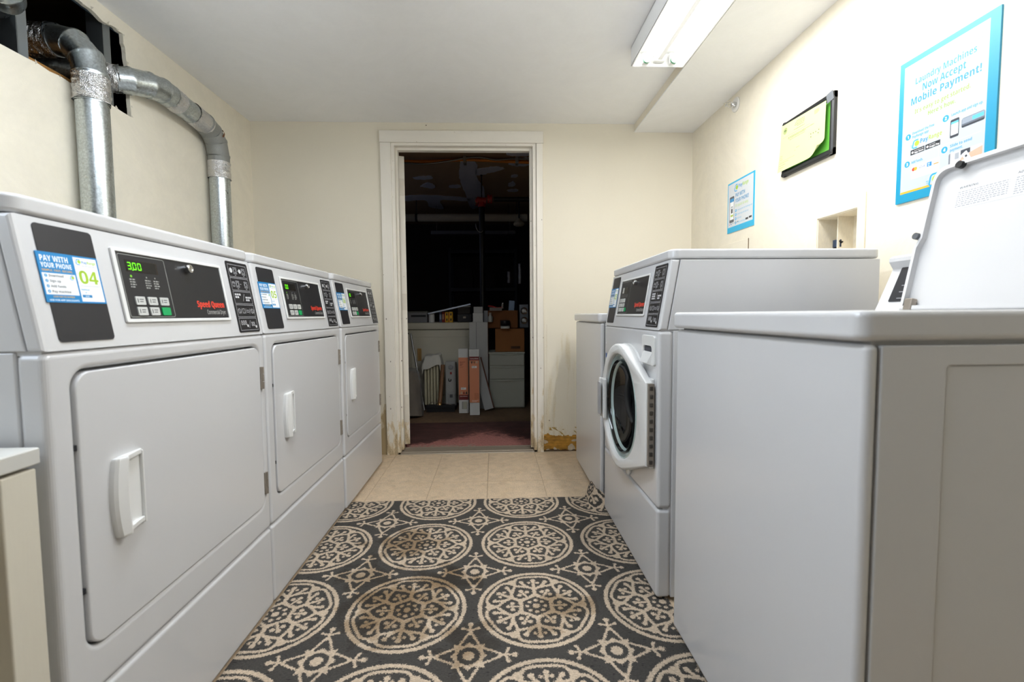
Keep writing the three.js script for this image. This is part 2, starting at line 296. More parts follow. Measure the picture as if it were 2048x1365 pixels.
// door frame, threshold, door leaf
{
  const dirtyPaint = (s) => canvas(256, 1024, (g, W, Hh) => {
    const id = g.createImageData(W, Hh), d = id.data;
    for (let y = 0; y < Hh; y++) for (let x = 0; x < W; x++) {
      const v = 1 - y / Hh, i = (y * W + x) * 4; let k = 1 + 0.02 * fbm(x / 40, y / 160, s, 3) + (hash(x, y + s) - 0.5) * 0.012;
      let r = 239 * k, gg = 233 * k, b = 221 * k;
      const dirt = fbm(x / 34 + s * 5, y / 60, s + 2, 4) + (0.13 - v) * 2.6 + 0.16 * (hash(x >> 1, y >> 1) - 0.5);
      if (dirt > 0.34) { const q = 0.70 + 0.2 * hash(x >> 1, y >> 1); r *= q; gg *= q * 0.92; b *= q * 0.78; }
      else if (dirt > 0.18) { r *= 0.93; gg *= 0.89; b *= 0.81; }
      const chip = fbm(x / 9 + s, y / 9, s + 11, 3); if (chip > 0.47) { r *= 0.7; gg *= 0.66; b *= 0.58; }
      d[i] = r; d[i + 1] = gg; d[i + 2] = b; d[i + 3] = 255;
    }
    g.putImageData(id, 0, 0); g.fillStyle = 'rgba(60,45,35,.75)'; for (let k = 0; k < 9; k++) { g.beginPath(); g.arc(rr(20, 236), rr(20, 1010), rr(1, 2.6), 0, 7); g.fill(); }
  });
  const mA = printed(dirtyPaint(1), 0.45), mB = printed(dirtyPaint(4), 0.45);
  const upright = (x0, x1, y0, y1, z0, z1, r) => { const g = span(x0, x1, y0, y1, z0, z1, r); const p = g.attributes.position, u = g.attributes.uv; for (let i = 0; i < p.count; i++) u.setXY(i, clamp((p.getX(i) - x0 + (p.getZ(i) - z0)) / 0.25, 0, 1), p.getY(i) / 2.1); return g; };
  const lying = (x0, x1, y0, y1, z0, z1, r) => { const g = span(x0, x1, y0, y1, z0, z1, r); const p = g.attributes.position, u = g.attributes.uv; for (let i = 0; i < p.count; i++) u.setXY(i, (p.getY(i) - y0 + p.getZ(i) - z0) / 0.25, 0.45 + (p.getX(i) - x0) / 2.1); return g; };
  const d = struct('trim_1');
  part('casing', upright(-0.711, -0.645, 0.0, 2.012, ZB, ZB + 0.017, 0.002), mA, d);
  part('casing', upright(0.281, 0.322, 0.0, 2.012, ZB, ZB + 0.017, 0.002), mB, d);
  part('casing', lying(-0.714, 0.326, 2.013, 2.086, ZB, ZB + 0.019, 0.002), mA, d);
  const j = struct('door_1');
  part('jamb', upright(-0.645, -0.624, 0.012, 2.0, ZB - 0.116, ZB + 0.006, 0.002), mA, j);
  part('jamb', upright(0.258, 0.279, 0.012, 2.0, ZB - 0.116, ZB + 0.006, 0.002), mB, j);
  part('jamb', lying(-0.645, 0.279, 1.997, 2.018, ZB - 0.116, ZB + 0.006, 0.002), mA, j);
  part('door_stop', upright(-0.624, -0.611, 0.02, 1.997, ZB - 0.072, ZB - 0.03, 0.002), mA, j);
  part('door_stop', upright(0.240, 0.258, 0.02, 1.997, ZB - 0.072, ZB - 0.03, 0.002), mB, j);
  part('door_stop', lying(-0.611, 0.240, 1.980, 1.997, ZB - 0.072, ZB - 0.03, 0.002), mA, j);
  const alu = new THREE.MeshStandardMaterial({ color: 0x9c9080, metalness: 0.5, roughness: 0.6 });
  part('threshold', [alongX([[0.012, 0.0], [0.008, 0.007], [-0.004, 0.010], [-0.012, 0.006], [-0.016, 0.011], [-0.024, 0.012], [-0.026, 0.009], [-0.085, 0.016], [-0.088, 0.012], [-0.10, 0.017], [-0.118, 0.012], [-0.122, 0.0]], 0.885, 0).translate(-0.184, 0, ZB + 0.0)], alu, j);
  // the leaf, swung into the storage room, and its hinges
  const leaf = new THREE.Group(); leaf.name = 'door_leaf'; leaf.position.set(-0.626, 0, ZB - 0.128); leaf.rotation.y = 107 * RAD; j.add(leaf);
  const core = part('door_slab', upright(0, 0.80, 0.03, 1.978, 0, 0.038, 0.0015), mA, leaf);
  core.position.set(0, 0, 0);
  for (const [y0, y1] of [[1.72, 1.83], [0.955, 1.065], [0.185, 0.375]]) part('hinge', [rbox(0.004, y1 - y0, 0.036, 0.001, -0.0015, (y0 + y1) / 2, 0.017), ...[0.15, 0.5, 0.85].flatMap((t) => [[0.010], [0.026]].map(([z]) => { const c = cyl(0.003, 0.002, 10); c.rotateZ(Math.PI / 2); return shift(c, -0.0040, y0 + (y1 - y0) * (t + (z > 0.02 ? 0.07 : -0.05)), z); }))], M.doorPaint, leaf);
}

// ───────────────────────── rug ─────────────────────────
{
  const P = 0.4005, S = 640, sc = S / P;        // one repeat drawn as a mask
  const mask = document.createElement('canvas'); mask.width = mask.height = S; const g = mask.getContext('2d');
  g.fillStyle = '#000'; g.fillRect(0, 0, S, S); g.strokeStyle = g.fillStyle = '#fff'; g.lineJoin = 'round'; g.lineCap = 'round';
  const medallion = (cx, cy) => {
    g.save(); g.translate(cx, cy); g.scale(sc, sc);
    g.lineWidth = 0.0135; g.beginPath(); g.arc(0, 0, 0.176, 0, 7); g.stroke();
    for (let k = 0; k < 6; k++) {
      g.save(); g.rotate(k * Math.PI / 3);
      // outer lobe: an arch from petal tip to petal tip, with its crown
      g.lineWidth = 0.0105; g.beginPath(); g.moveTo(-0.0615, -0.1065); g.bezierCurveTo(-0.074, -0.160, -0.030, -0.156, 0, -0.156); g.bezierCurveTo(0.030, -0.156, 0.074, -0.160, 0.0615, -0.1065); g.stroke();
      g.lineWidth = 0.0115; g.beginPath(); g.moveTo(0, -0.072); g.lineTo(0, -0.130); g.stroke();
      for (const q of [-1, 1]) { g.lineWidth = 0.0105; g.beginPath(); g.moveTo(0, -0.088); g.quadraticCurveTo(0.026 * q, -0.098, 0.041 * q, -0.128); g.stroke(); g.beginPath(); g.arc(0.040 * q, -0.126, 0.0085, 0, 7); g.fill(); g.beginPath(); g.arc(0.014 * q, -0.122, 0.0062, 0, 7); g.fill(); }
      g.beginPath(); g.arc(0, -0.134, 0.0088, 0, 7); g.fill();
      g.rotate(Math.PI / 6);
      // inner heart petal with a trefoil, and the outer bud between lobes
      g.lineWidth = 0.0105; g.beginPath(); g.moveTo(0, -0.124); g.bezierCurveTo(-0.020, -0.104, -0.044, -0.090, -0.040, -0.068); g.bezierCurveTo(-0.038, -0.056, -0.026, -0.050, -0.012, -0.050); g.moveTo(0, -0.124); g.bezierCurveTo(0.020, -0.104, 0.044, -0.090, 0.040, -0.068); g.bezierCurveTo(0.038, -0.056, 0.026, -0.050, 0.012, -0.050); g.stroke();
      g.lineWidth = 0.009; g.beginPath(); g.moveTo(0, -0.050); g.lineTo(0, -0.084); g.stroke();
      for (const [x, y] of [[0, -0.088], [-0.0145, -0.074], [0.0145, -0.074]]) { g.beginPath(); g.arc(x, y, 0.0080, 0, 7); g.fill(); }
      g.beginPath(); g.moveTo(-0.019, -0.152); g.lineTo(-0.006, -0.134); g.lineTo(0.006, -0.134); g.lineTo(0.019, -0.152); g.lineTo(0, -0.160); g.fill();
      g.restore();
    }
    g.lineWidth = 0.009; g.beginPath(); for (let k = 0; k <= 6; k++) { const a = k * Math.PI / 3 + Math.PI / 6 * 0; g[k ? 'lineTo' : 'moveTo'](0.052 * Math.sin(a), 0.052 * Math.cos(a)); } g.stroke();
    g.beginPath(); g.arc(0, 0, 0.0115, 0, 7); g.fill();
    for (let k = 0; k < 8; k++) { const a = k * Math.PI / 4; g.beginPath(); g.arc(0.028 * Math.sin(a), 0.028 * Math.cos(a), 0.0068, 0, 7); g.fill(); }
    g.restore();
  };
  const star = (cx, cy) => {
    g.save(); g.translate(cx, cy); g.scale(sc, sc);
    g.beginPath(); for (let k = 0; k < 16; k++) { const a = k * Math.PI / 8, r = k % 2 ? 0.040 : (k % 4 ? 0.062 : 0.050); g.lineTo(r * Math.sin(a), r * Math.cos(a)); } g.fill();
    g.fillStyle = '#000'; g.beginPath(); g.arc(0, 0, 0.031, 0, 7); g.fill(); g.fillStyle = '#fff'; g.beginPath(); g.arc(0, 0, 0.0165, 0, 7); g.fill();
    for (let k = 0; k < 4; k++) {
      g.save(); g.rotate(k * Math.PI / 2); g.lineWidth = 0.0078;
      g.beginPath(); g.moveTo(-0.026, -0.042); g.lineTo(-0.004, -0.088); g.moveTo(0.026, -0.042); g.lineTo(0.004, -0.088); g.stroke();
      g.beginPath(); g.moveTo(0, -0.082); g.lineTo(0, -0.122); g.stroke(); g.beginPath(); g.moveTo(-0.022, -0.107); g.lineTo(0, -0.099); g.lineTo(0.022, -0.107); g.stroke();
      for (const [x, y, r] of [[0, -0.124, 0.0088], [-0.022, -0.107, 0.006], [0.022, -0.107, 0.006]]) { g.beginPath(); g.arc(x, y, r, 0, 7); g.fill(); }
      g.restore();
    }
    g.restore();
  };
  medallion(S / 2, S / 2); for (const x of [0, S]) for (const y of [0, S]) star(x, y);
  const md = g.getImageData(0, 0, S, S).data;
  const RX0 = -0.705, RX1 = 0.545, RZ0 = 0.10, RZ1 = -2.212, W = 1240, Hh = 2040;
  const MX = -0.2785, MZ = -1.372;              // a medallion's centre
  const lightMask = new Float32Array(W * Hh);
  const map = pixels(W, Hh, (x, y, o) => {
    const X = RX0 + (x + 0.5) / W * (RX1 - RX0), Z = RZ0 + (y + 0.5) / Hh * (RZ1 - RZ0);
    const jx = noise.noise(X * 240, Z * 240, 1) * 0.0036 + (hash(x >> 1, y >> 1) - 0.5) * 0.0034, jz = noise.noise(X * 240, Z * 240, 9) * 0.0036 + (hash(x >> 1, (y >> 1) + 999) - 0.5) * 0.0034;
    const u = (((X + jx - MX) / P + 0.5) % 1 + 1) % 1, v = (((Z + jz - MZ) / P + 0.5) % 1 + 1) % 1;
    const l = md[((Math.min(S - 1, v * S) | 0) * S + (Math.min(S - 1, u * S) | 0)) * 4] > 127;
    lightMask[y * W + x] = l ? 1 : 0;
    let k = 1 + 0.16 * (hash(x, y) - 0.5) + 0.16 * noise.noise(X * 130, Z * 320, 3) + 0.08 * fbm(X * 9, Z * 9, 2, 3);
    if (l) { o[0] = 196 * k; o[1] = 177 * k; o[2] = 154 * k; } else { o[0] = 66 * k; o[1] = 63 * k; o[2] = 59 * k; if (noise.noise(X * 60, Z * 170, 6) > 0.52) { o[0] *= 0.6; o[1] *= 0.6; o[2] *= 0.6; } }
    // brown spill and foot-wear stains, as in the photograph
    let st = 0; for (const [sx, sz, r, q] of [[-0.32, -1.40, 0.15, 1], [-0.17, -1.52, 0.10, 1], [-0.36, -1.78, 0.12, 0.9], [-0.26, -1.30, 0.07, 0.8], [0.21, -1.36, 0.09, 0.7], [-0.08, -1.22, 0.09, 0.7], [-0.45, -1.55, 0.10, 0.6], [0.14, -1.28, 0.05, 0.6]]) st = Math.max(st, q * clamp(1.35 - Math.hypot(X - sx, Z - sz) / r + 1.5 * fbm(X * 14, Z * 14, 4, 4)));
    st = st > 0.25 ? Math.min(1, st * 0.95) * (0.72 + 0.28 * hash(x, y + 5)) : 0;
    o[0] *= 1 - 0.38 * st; o[1] *= 1 - 0.45 * st; o[2] *= 1 - 0.56 * st;
  });
  const bump = pixels(W >> 1, Hh >> 1, (x, y, o) => { o[0] = o[1] = o[2] = 70 + 70 * lightMask[(y * 2) * W + x * 2] + 95 * hash(x, y); }, false);
  const nx = 60, nz = 110, pos = [], uv = [], idx = [];
  const put = (x, y, z, u, v) => { pos.push(x, y, z); uv.push(u, v); };
  const bend = (x, z, y) => {
    const w = sstep(-2.055, -2.13, z), s = Math.max(0, x - 0.445), edge = x > 0.445 ? 1 : 0;
    const a = w * 70 * RAD, c = Math.cos(a), q = Math.sin(a);
    const yy = y + 0.0008 * noise.noise(x * 7, z * 7, 0);
    return edge && w > 0 ? [0.445 + s * c - yy * q * 0.9, yy * c + s * q * 0.9 + yy * 0.1, z] : [x, yy, z];
  };
  for (const [top, y] of [[1, 0.0085], [0, 0.0005]]) for (let i = 0; i <= nx; i++) for (let j = 0; j <= nz; j++) {
    const u = i / nx, v = j / nz; put(...bend(RX0 + u * (RX1 - RX0), RZ0 + v * (RZ1 - RZ0), y), u, v);
  }
  const at = (t, i, j) => (t ? 0 : (nx + 1) * (nz + 1)) + i * (nz + 1) + j;
  for (let i = 0; i < nx; i++) for (let j = 0; j < nz; j++) { idx.push(at(1, i, j), at(1, i + 1, j), at(1, i, j + 1), at(1, i + 1, j), at(1, i + 1, j + 1), at(1, i, j + 1)); idx.push(at(0, i, j), at(0, i, j + 1), at(0, i + 1, j), at(0, i + 1, j), at(0, i, j + 1), at(0, i + 1, j + 1)); }
  for (let i = 0; i < nx; i++) for (const j of [0, nz]) { const a = at(1, i, j), b = at(1, i + 1, j), c = at(0, i, j), d = at(0, i + 1, j); j ? idx.push(a, b, c, b, d, c) : idx.push(a, c, b, b, c, d); }
  for (let j = 0; j < nz; j++) for (const i of [0, nx]) { const a = at(1, i, j), b = at(1, i, j + 1), c = at(0, i, j), d = at(0, i, j + 1); i ? idx.push(a, c, b, b, c, d) : idx.push(a, b, c, b, d, c); }
  const geo = new THREE.BufferGeometry(); geo.setAttribute('position', new THREE.Float32BufferAttribute(pos, 3)); geo.setAttribute('uv', new THREE.Float32BufferAttribute(uv, 2)); geo.setIndex(idx); geo.computeVertexNormals();
  const t = thing('area_rug', 'charcoal and beige patterned rug with round medallions on the floor between the machines', 'rug');
  part('rug_pile', geo, new THREE.MeshPhysicalMaterial({ map, bumpMap: bump, bumpScale: 0.0035, roughness: 0.95, sheen: 0.15, sheenRoughness: 0.8 }), t);
}

// ───────────────────────── laundry machines ─────────────────────────
const cyan = '#1f8fc9', lime = '#a3c93a';
function payLogo(g, x, y, s) {   // phone outline with a green coin
  g.save(); g.translate(x, y); g.scale(s, s); g.strokeStyle = '#1b9ad6'; g.lineWidth = 0.14; g.lineCap = 'round';
  g.beginPath(); g.moveTo(0.30, -0.46); g.lineTo(-0.05, -0.46); g.quadraticCurveTo(-0.3, -0.46, -0.34, -0.2); g.lineTo(-0.42, 0.25); g.quadraticCurveTo(-0.45, 0.48, -0.2, 0.48); g.lineTo(0.16, 0.48); g.stroke();
  g.fillStyle = lime; g.beginPath(); g.arc(0.16, -0.02, 0.33, 0, 7); g.fill();
  g.lineWidth = 0.05; for (let k = 0; k < 3; k++) { g.beginPath(); g.moveTo(-0.72 + k * 0.05, 0.02 + k * 0.16); g.lineTo(-0.52, 0.02 + k * 0.16); g.stroke(); }
  g.restore();
}
const font = (g, px, bold = true) => { g.font = (bold ? 'bold ' : '') + px + 'px sans-serif'; };
function fit(g, text, x, y, w, align = 'left') { const m = g.measureText(text).width; g.save(); g.translate(x, y); g.scale(Math.min(3, w / m), 1); g.textAlign = align; g.fillText(text, 0, 0); g.restore(); }
function squiggle(g, x, y, w, h, rows, col) { g.fillStyle = col; for (let r = 0; r < rows; r++) { let q = x; const end = x + w * (r === rows - 1 ? 0.7 : 1); while (q < end) { const l = rr(h * 0.8, h * 3); g.fillRect(q, y + r * h * 1.9, Math.min(l, end - q), h); q += l + h * 0.6; } } }
const stickerTex = (num) => canvas(620, 460, (g, W, Hh) => {
  g.fillStyle = '#1783c2'; g.fillRect(0, 0, W, Hh);
  g.fillStyle = '#fff'; font(g, 74); fit(g, 'PAY WITH', 22, 84, 278); font(g, 62); fit(g, 'YOUR PHONE', 22, 142, 300); font(g, 26); g.fillStyle = '#f0b04a'; fit(g, 'SIMPLE. FAST. SECURE.', 22, 176, 300);
  g.fillStyle = '#f4f6f7'; g.fillRect(14, 192, 322, 196);
  ['Download', 'Sign up', 'Add funds', 'Pay machine'].forEach((s, i) => { g.fillStyle = cyan; g.beginPath(); g.arc(46, 216 + i * 48, 14, 0, 7); g.fill(); g.fillStyle = '#fff'; font(g, 20); g.textAlign = 'center'; g.fillText(String(i + 1), 46, 223 + i * 48); g.textAlign = 'left'; g.fillStyle = '#2b3a45'; font(g, 30); g.fillText(s, 72, 226 + i * 48); });
  payLogo(g, 300, 222, 40);
  g.fillStyle = '#f0b04a'; font(g, 22); fit(g, 'LOOK FOR THE NUMBER', 70, 414, 210); g.fillStyle = '#fff'; fit(g, 'USE FOR APP DISCOUNTS', 30, 446, 290);
  g.fillStyle = '#f7f9fa'; g.fillRect(352, 16, 252, 428);
  payLogo(g, 404, 58, 54); g.fillStyle = '#1b7fbf'; font(g, 36); fit(g, 'Pay', 436, 72, 58); g.fillStyle = lime; fit(g, 'Range', 496, 72, 96);
  g.fillStyle = '#6d7d88'; font(g, 15, false); fit(g, 'THE APP THAT PAYS', 430, 100, 150);
  g.fillStyle = '#a2c62c'; font(g, 176); fit(g, num, 372, 268, 214);
  g.fillStyle = '#8a979f'; g.fillRect(372, 290, 214, 3); g.fillStyle = cyan; font(g, 20); fit(g, 'Download', 366, 334, 90); fit(g, 'or', 404, 362, 16); g.fillStyle = '#1783c2'; g.fillRect(366, 378, 104, 26); g.fillStyle = '#fff'; font(g, 18); fit(g, 'scan', 396, 397, 44);
});
const iconTex = (kind) => canvas(256, 480, (g, W, Hh) => {
  g.fillStyle = '#202024'; g.fillRect(0, 0, W, Hh); g.strokeStyle = '#b9babd'; g.fillStyle = '#cfd0d2';
  for (let i = 0; i < 5; i++) {
    const y = 20 + i * 91; g.lineWidth = 3; g.strokeRect(20, y, 214, 82); g.lineWidth = 3.5;
    if (i < 2) { for (const x of [76, 176]) { g.strokeRect(x, y + 20, 36, 40); g.beginPath(); g.arc(x + 18, y + 40, 13, 0, 7); g.stroke(); g.beginPath(); g.moveTo(x + 8, y + 70); g.lineTo(x + 24, y + 72); g.stroke(); }
      if (i === 0 && kind === 'dryer') { g.beginPath(); g.arc(48, y + 40, 17, 0, 7); g.fill(); g.beginPath(); g.arc(150, y + 40, 15, 0, 7); g.fill(); } else { g.strokeRect(36, y + 26, 22, 30); g.beginPath(); g.moveTo(30, y + 34); g.lineTo(66, y + 34); g.stroke(); } g.fillRect(128, y + 36, 8, 5); }
    if (i === 2) { const rows = kind === 'dryer' ? 2 : 3; for (let r = 0; r < rows; r++) for (let c = 0; c < 3 - (r && kind === 'dryer' ? 1 : 0); c++) g.fillRect(34 + c * 24, y + 14 + r * 18, 20, 13); g.beginPath(); g.moveTo(120, y + 66); g.lineTo(146, y + 14); g.stroke(); for (let r = 0; r < 2; r++) for (let c = 0; c < 3 - r; c++) g.fillRect(156 + c * 24, y + 32 + r * 18, 20, 13); }
    if (i === 3) { for (const [x, k] of [[48, 0], [100, 1], [150, 2], [204, 0]]) { if (k === 0) { g.beginPath(); g.arc(x, y + 42, 15, 0, 7); g.stroke(); g.beginPath(); g.moveTo(x - 10, y + 32); g.lineTo(x + 10, y + 54); g.stroke(); } else g.strokeRect(x - 11, y + (k === 1 ? 26 : 36), 22, k === 1 ? 30 : 14); g.beginPath(); g.moveTo(x + 18, y + 60); g.lineTo(x + 30, y + 24); g.stroke(); } }
    if (i === 4) { font(g, 42, false); g.textAlign = 'left'; g.fillText('888', 36, y + 46); g.beginPath(); g.arc(112, y + 52, 10, 0, 7); g.fill(); g.beginPath(); g.moveTo(128, y + 68); g.lineTo(152, y + 16); g.stroke(); g.fillText('88', 160, y + 56); g.beginPath(); g.arc(216, y + 60, 10, 0, 7); g.fill(); }
  }
});
const panelTex = (kind) => canvas(1000, 412, (g, W, Hh) => {   // print on the black control plate
  g.fillStyle = '#242427'; g.fillRect(0, 0, W, Hh);
  g.strokeStyle = '#9fa19c'; g.lineWidth = 4; rrect({ moveTo: (x, y) => { g.beginPath(); g.moveTo(x, y); }, lineTo: (x, y) => g.lineTo(x, y), absarc: (x, y, r, a, b) => g.arc(x, y, r, a, b) }, 20, 16, 372, 380, 14); g.closePath(); g.stroke();
  g.fillStyle = '#b9bab6'; if (kind === 'dryer') { for (const x of [90, 210, 280]) { g.beginPath(); g.arc(x, 146, 5, 0, 7); g.fill(); squiggle(g, x - 18, 162, 46, 8, 4, '#a3a49f'); } g.fillStyle = '#79c930'; g.beginPath(); g.arc(90, 146, 8, 0, 7); g.fill(); }
  else { for (let k = 0; k < 5; k++) { g.beginPath(); g.arc(90 + k * 52, 170, 5, 0, 7); g.fill(); squiggle(g, 80 + k * 52, 184, 22, 7, 2, '#a3a49f'); } }
  g.fillStyle = '#e2402c'; font(g, 66); g.textAlign = 'left'; for (const dx of [0, 2, 4]) fit(g, 'Speed Queen', 640 + dx, 326, 326); g.fillStyle = '#c4c3be'; font(g, 46, false); fit(g, kind === 'dryer' ? 'Commercial Dryer' : 'Commercial Washer', 738, 378, 232);
});
const SEG = { 0: 'abcdef', 3: 'abcdg' };
function digits(text) {   // seven-segment numerals, as in the lit display
  return canvas(256, 64, (g, W, Hh) => {
    g.fillStyle = '#000'; g.fillRect(0, 0, W, Hh); g.fillStyle = '#6bff00'; let x = 8;
    for (const ch of text) {
      if (ch === '.') { g.fillRect(x - 8, 54, 8, 7); continue; }
      const s = SEG[ch], w = 30, h = 46, t = 6, y = 10;
      if (s.includes('a')) g.fillRect(x + 3, y, w - 6, t); if (s.includes('g')) g.fillRect(x + 3, y + h / 2 - t / 2, w - 6, t); if (s.includes('d')) g.fillRect(x + 3, y + h - t, w - 6, t);
      if (s.includes('f')) g.fillRect(x, y + 3, t, h / 2 - 5); if (s.includes('e')) g.fillRect(x, y + h / 2 + 2, t, h / 2 - 5); if (s.includes('b')) g.fillRect(x + w - t, y + 3, t, h / 2 - 5); if (s.includes('c')) g.fillRect(x + w - t, y + h / 2 + 2, t, h / 2 - 5);
      x += 42;
    }
  });
}
const buttonTex = canvas(64, 48, (g) => { g.fillStyle = '#c9cac6'; g.fillRect(0, 0, 64, 48); g.fillStyle = '#55585a'; g.fillRect(10, 12, 6, 24); g.fillRect(24, 14, 28, 5); g.fillRect(24, 27, 24, 5); });
const keyTex = canvas(48, 48, (g) => { g.fillStyle = '#c9cac6'; g.fillRect(0, 0, 48, 48); g.fillStyle = '#55585a'; g.fillRect(16, 12, 14, 5); g.fillRect(12, 28, 22, 5); });
M.button = printed(buttonTex, 0.5); M.key = printed(keyTex, 0.5); M.greenButton = std(0x16a35c, 0.5);
M.iconDryer = printed(iconTex('dryer'), 0.4); M.iconWasher = printed(iconTex('washer'), 0.4); M.panelDryer = printed(panelTex('dryer'), 0.4); M.panelWasher = printed(panelTex('washer'), 0.4);
M.displayGlass = std(0x2a2320, 0.25);

const MW = 0.683, MD = 0.70;
const SL = Math.atan2(0.0375, 0.218);          // tilt of the control console's face
const shared = {};
function consoleParts(t, kind, sticker, display) {
  const g = shared.con ??= {
    shell: alongX([[0, 0.8665], [-0.0368, 1.083], [-0.064, 1.083], [-0.027, 0.8665]], MW, 0.008),
    rear: alongX([[-0.0285, 0.8672], [-0.0655, 1.083], [-MD + 0.006, 1.083], [-MD + 0.006, 0.8672]], MW - 0.002, 0.003),
    lid: (() => { const w = MW + 0.001, d = MD - 0.035, b = 0.007, s = rrect(new THREE.Shape(), -w / 2 + b, b, w - 2 * b, d - 2 * b, 0.020), g = new THREE.ExtrudeGeometry(s, { depth: 0.03 - 2 * b, bevelEnabled: true, bevelSize: b, bevelThickness: b, bevelSegments: 5, curveSegments: 10 }); g.rotateX(-Math.PI / 2); return shift(g, 0, 1.085 + b, -0.034); })(),
    gap: span(-MW / 2 + 0.006, MW / 2 - 0.006, 0.860, 0.870, -MD + 0.01, -0.008),
    strip: card(0.030, 0.138, 0.012, 0.209, 0.0008, 0.007), stickerG: card(0.024, 0.137, 0.078, 0.162, 0.0016, 0.0012),
    frame: plate(0.172, 0.522, 0.042, 0.190, 0.004, 0.004, 0.001, [[0.180, 0.516, 0.048, 0.184, 0.002]]).translate(0, 0, 0.004),
    plate: card(0.1795, 0.5165, 0.0475, 0.1845, 0.0018, 0.001), icons: card(0.555, 0.664, 0.007, 0.209, 0.0009, 0.006),
    lockBody: (() => { const a = cyl(0.0095, 0.012, 28); a.rotateX(Math.PI / 2); const b = new THREE.TorusGeometry(0.0068, 0.0012, 8, 24); return [shift(a, 0.381, 0.166, 0.008), shift(b, 0.381, 0.166, 0.014), box(0.0018, 0.009, 0.001, 0.381, 0.166, 0.0142)]; })(),
  };
  part('console', g.shell, M.enamel, t); part('console_housing', g.rear, M.enamel, t); part('top_lid', g.lid, M.enamel, t);
  part('console_seam', g.gap, M.enamel, t);
  const f = new THREE.Group(); f.name = 'control_face'; f.position.set(-MW / 2, 0.868, 0.0006); f.rotation.x = -SL; t.add(f);
  part('badge_strip', g.strip, M.blackPanel, f); part('payment_sticker', g.stickerG, printed(stickerTex(sticker), 0.45), f);
  part('panel_frame', g.frame, M.plasticWhite, f); part('control_panel', g.plate, kind === 'dryer' ? M.panelDryer : M.panelWasher, f);
  part('instruction_strip', g.icons, kind === 'dryer' ? M.iconDryer : M.iconWasher, f);
  part('key_lock', g.lockBody, M.chrome, f);
  if (kind === 'dryer') {
    part('display_window', shared.win ??= card(0.201, 0.287, 0.145, 0.169, 0.0022, 0.001), M.displayGlass, f);
    const tex = digits(display); part('display_digits', shared.dig ??= card(0.203, 0.282, 0.1465, 0.1675, 0.0026, 0.001), std(0x0a0a08, 0.4, { emissive: 0xffffff, emissiveMap: tex, emissiveIntensity: 0.9 }), f);
    shared.btn ??= card(-0.0125, 0.0125, -0.0085, 0.0085, 0.003, 0.002);
    for (let r = 0; r < 2; r++) for (let c = 0; c < 3; c++) part('button', shared.btn, r && c === 2 ? M.greenButton : M.button, f, [0.218 + c * 0.0335, 0.086 - r * 0.0215, 0.001]);
  } else {
    part('display_window', shared.winw ??= card(0.236, 0.282, 0.132, 0.157, 0.0022, 0.001), std(0x050505, 0.2), f);
    part('coin_label', shared.clab ??= card(0.210, 0.228, 0.134, 0.156, 0.0022, 0.001), std(0xbdbdb5, 0.5), f);
    shared.key ??= card(-0.0088, 0.0088, -0.0075, 0.0075, 0.003, 0.0015);
    for (let r = 0; r < 3; r++) for (let c = 0; c < 4; c++) { if (c === 3 && r < 2) continue; part('button', shared.key, c === 3 ? M.greenButton : M.key, f, [0.205 + c * 0.0262, 0.104 - r * 0.0185, 0.001]); }
  }
}
function bodyParts(t, mid, hole) {   // cabinet, upper front with its opening, lower panel, feet
  part('cabinet', shared.cab ??= span(-MW / 2 + 0.0015, MW / 2 - 0.0015, 0.014, 0.8655, -MD, -0.0455, 0.003), M.enamel, t);
  part('cabinet_seam', shared.cseam ??= span(-MW / 2 + 0.006, MW / 2 - 0.006, 0.02, 0.858, -0.052, -0.038), M.enamel, t);
  const s = rrect(new THREE.Shape(), -MW / 2 + 0.01, mid + 0.0015 + 0.01, MW - 0.02, 0.8645 - mid - 0.0015 - 0.02, 0.003); s.holes.push(hole);
  const front = new THREE.ExtrudeGeometry(s, { depth: 0.024, bevelEnabled: true, bevelSize: 0.01, bevelThickness: 0.01, bevelSegments: 5, curveSegments: 14 }); front.translate(0, 0, -0.034);
  part('front_panel', front, M.enamel, t);
  part('lower_panel', span(-MW / 2, MW / 2, 0.014, mid - 0.0015, -0.0445, 0.001, 0.011), M.enamel, t);
  part('panel_seam', span(-MW / 2 + 0.008, MW / 2 - 0.008, mid - 0.006, mid + 0.006, -0.04, -0.020), M.enamel, t);
  for (const x of [-1, 1]) for (const z of [-0.06, -MD + 0.06]) part('foot', shared.foot ??= lathe([[0, 0], [0.022, 0], [0.022, 0.006], [0.010, 0.010], [0.010, 0.018]], 18), M.rubber, t, [x * (MW / 2 - 0.06), 0, z]);
}
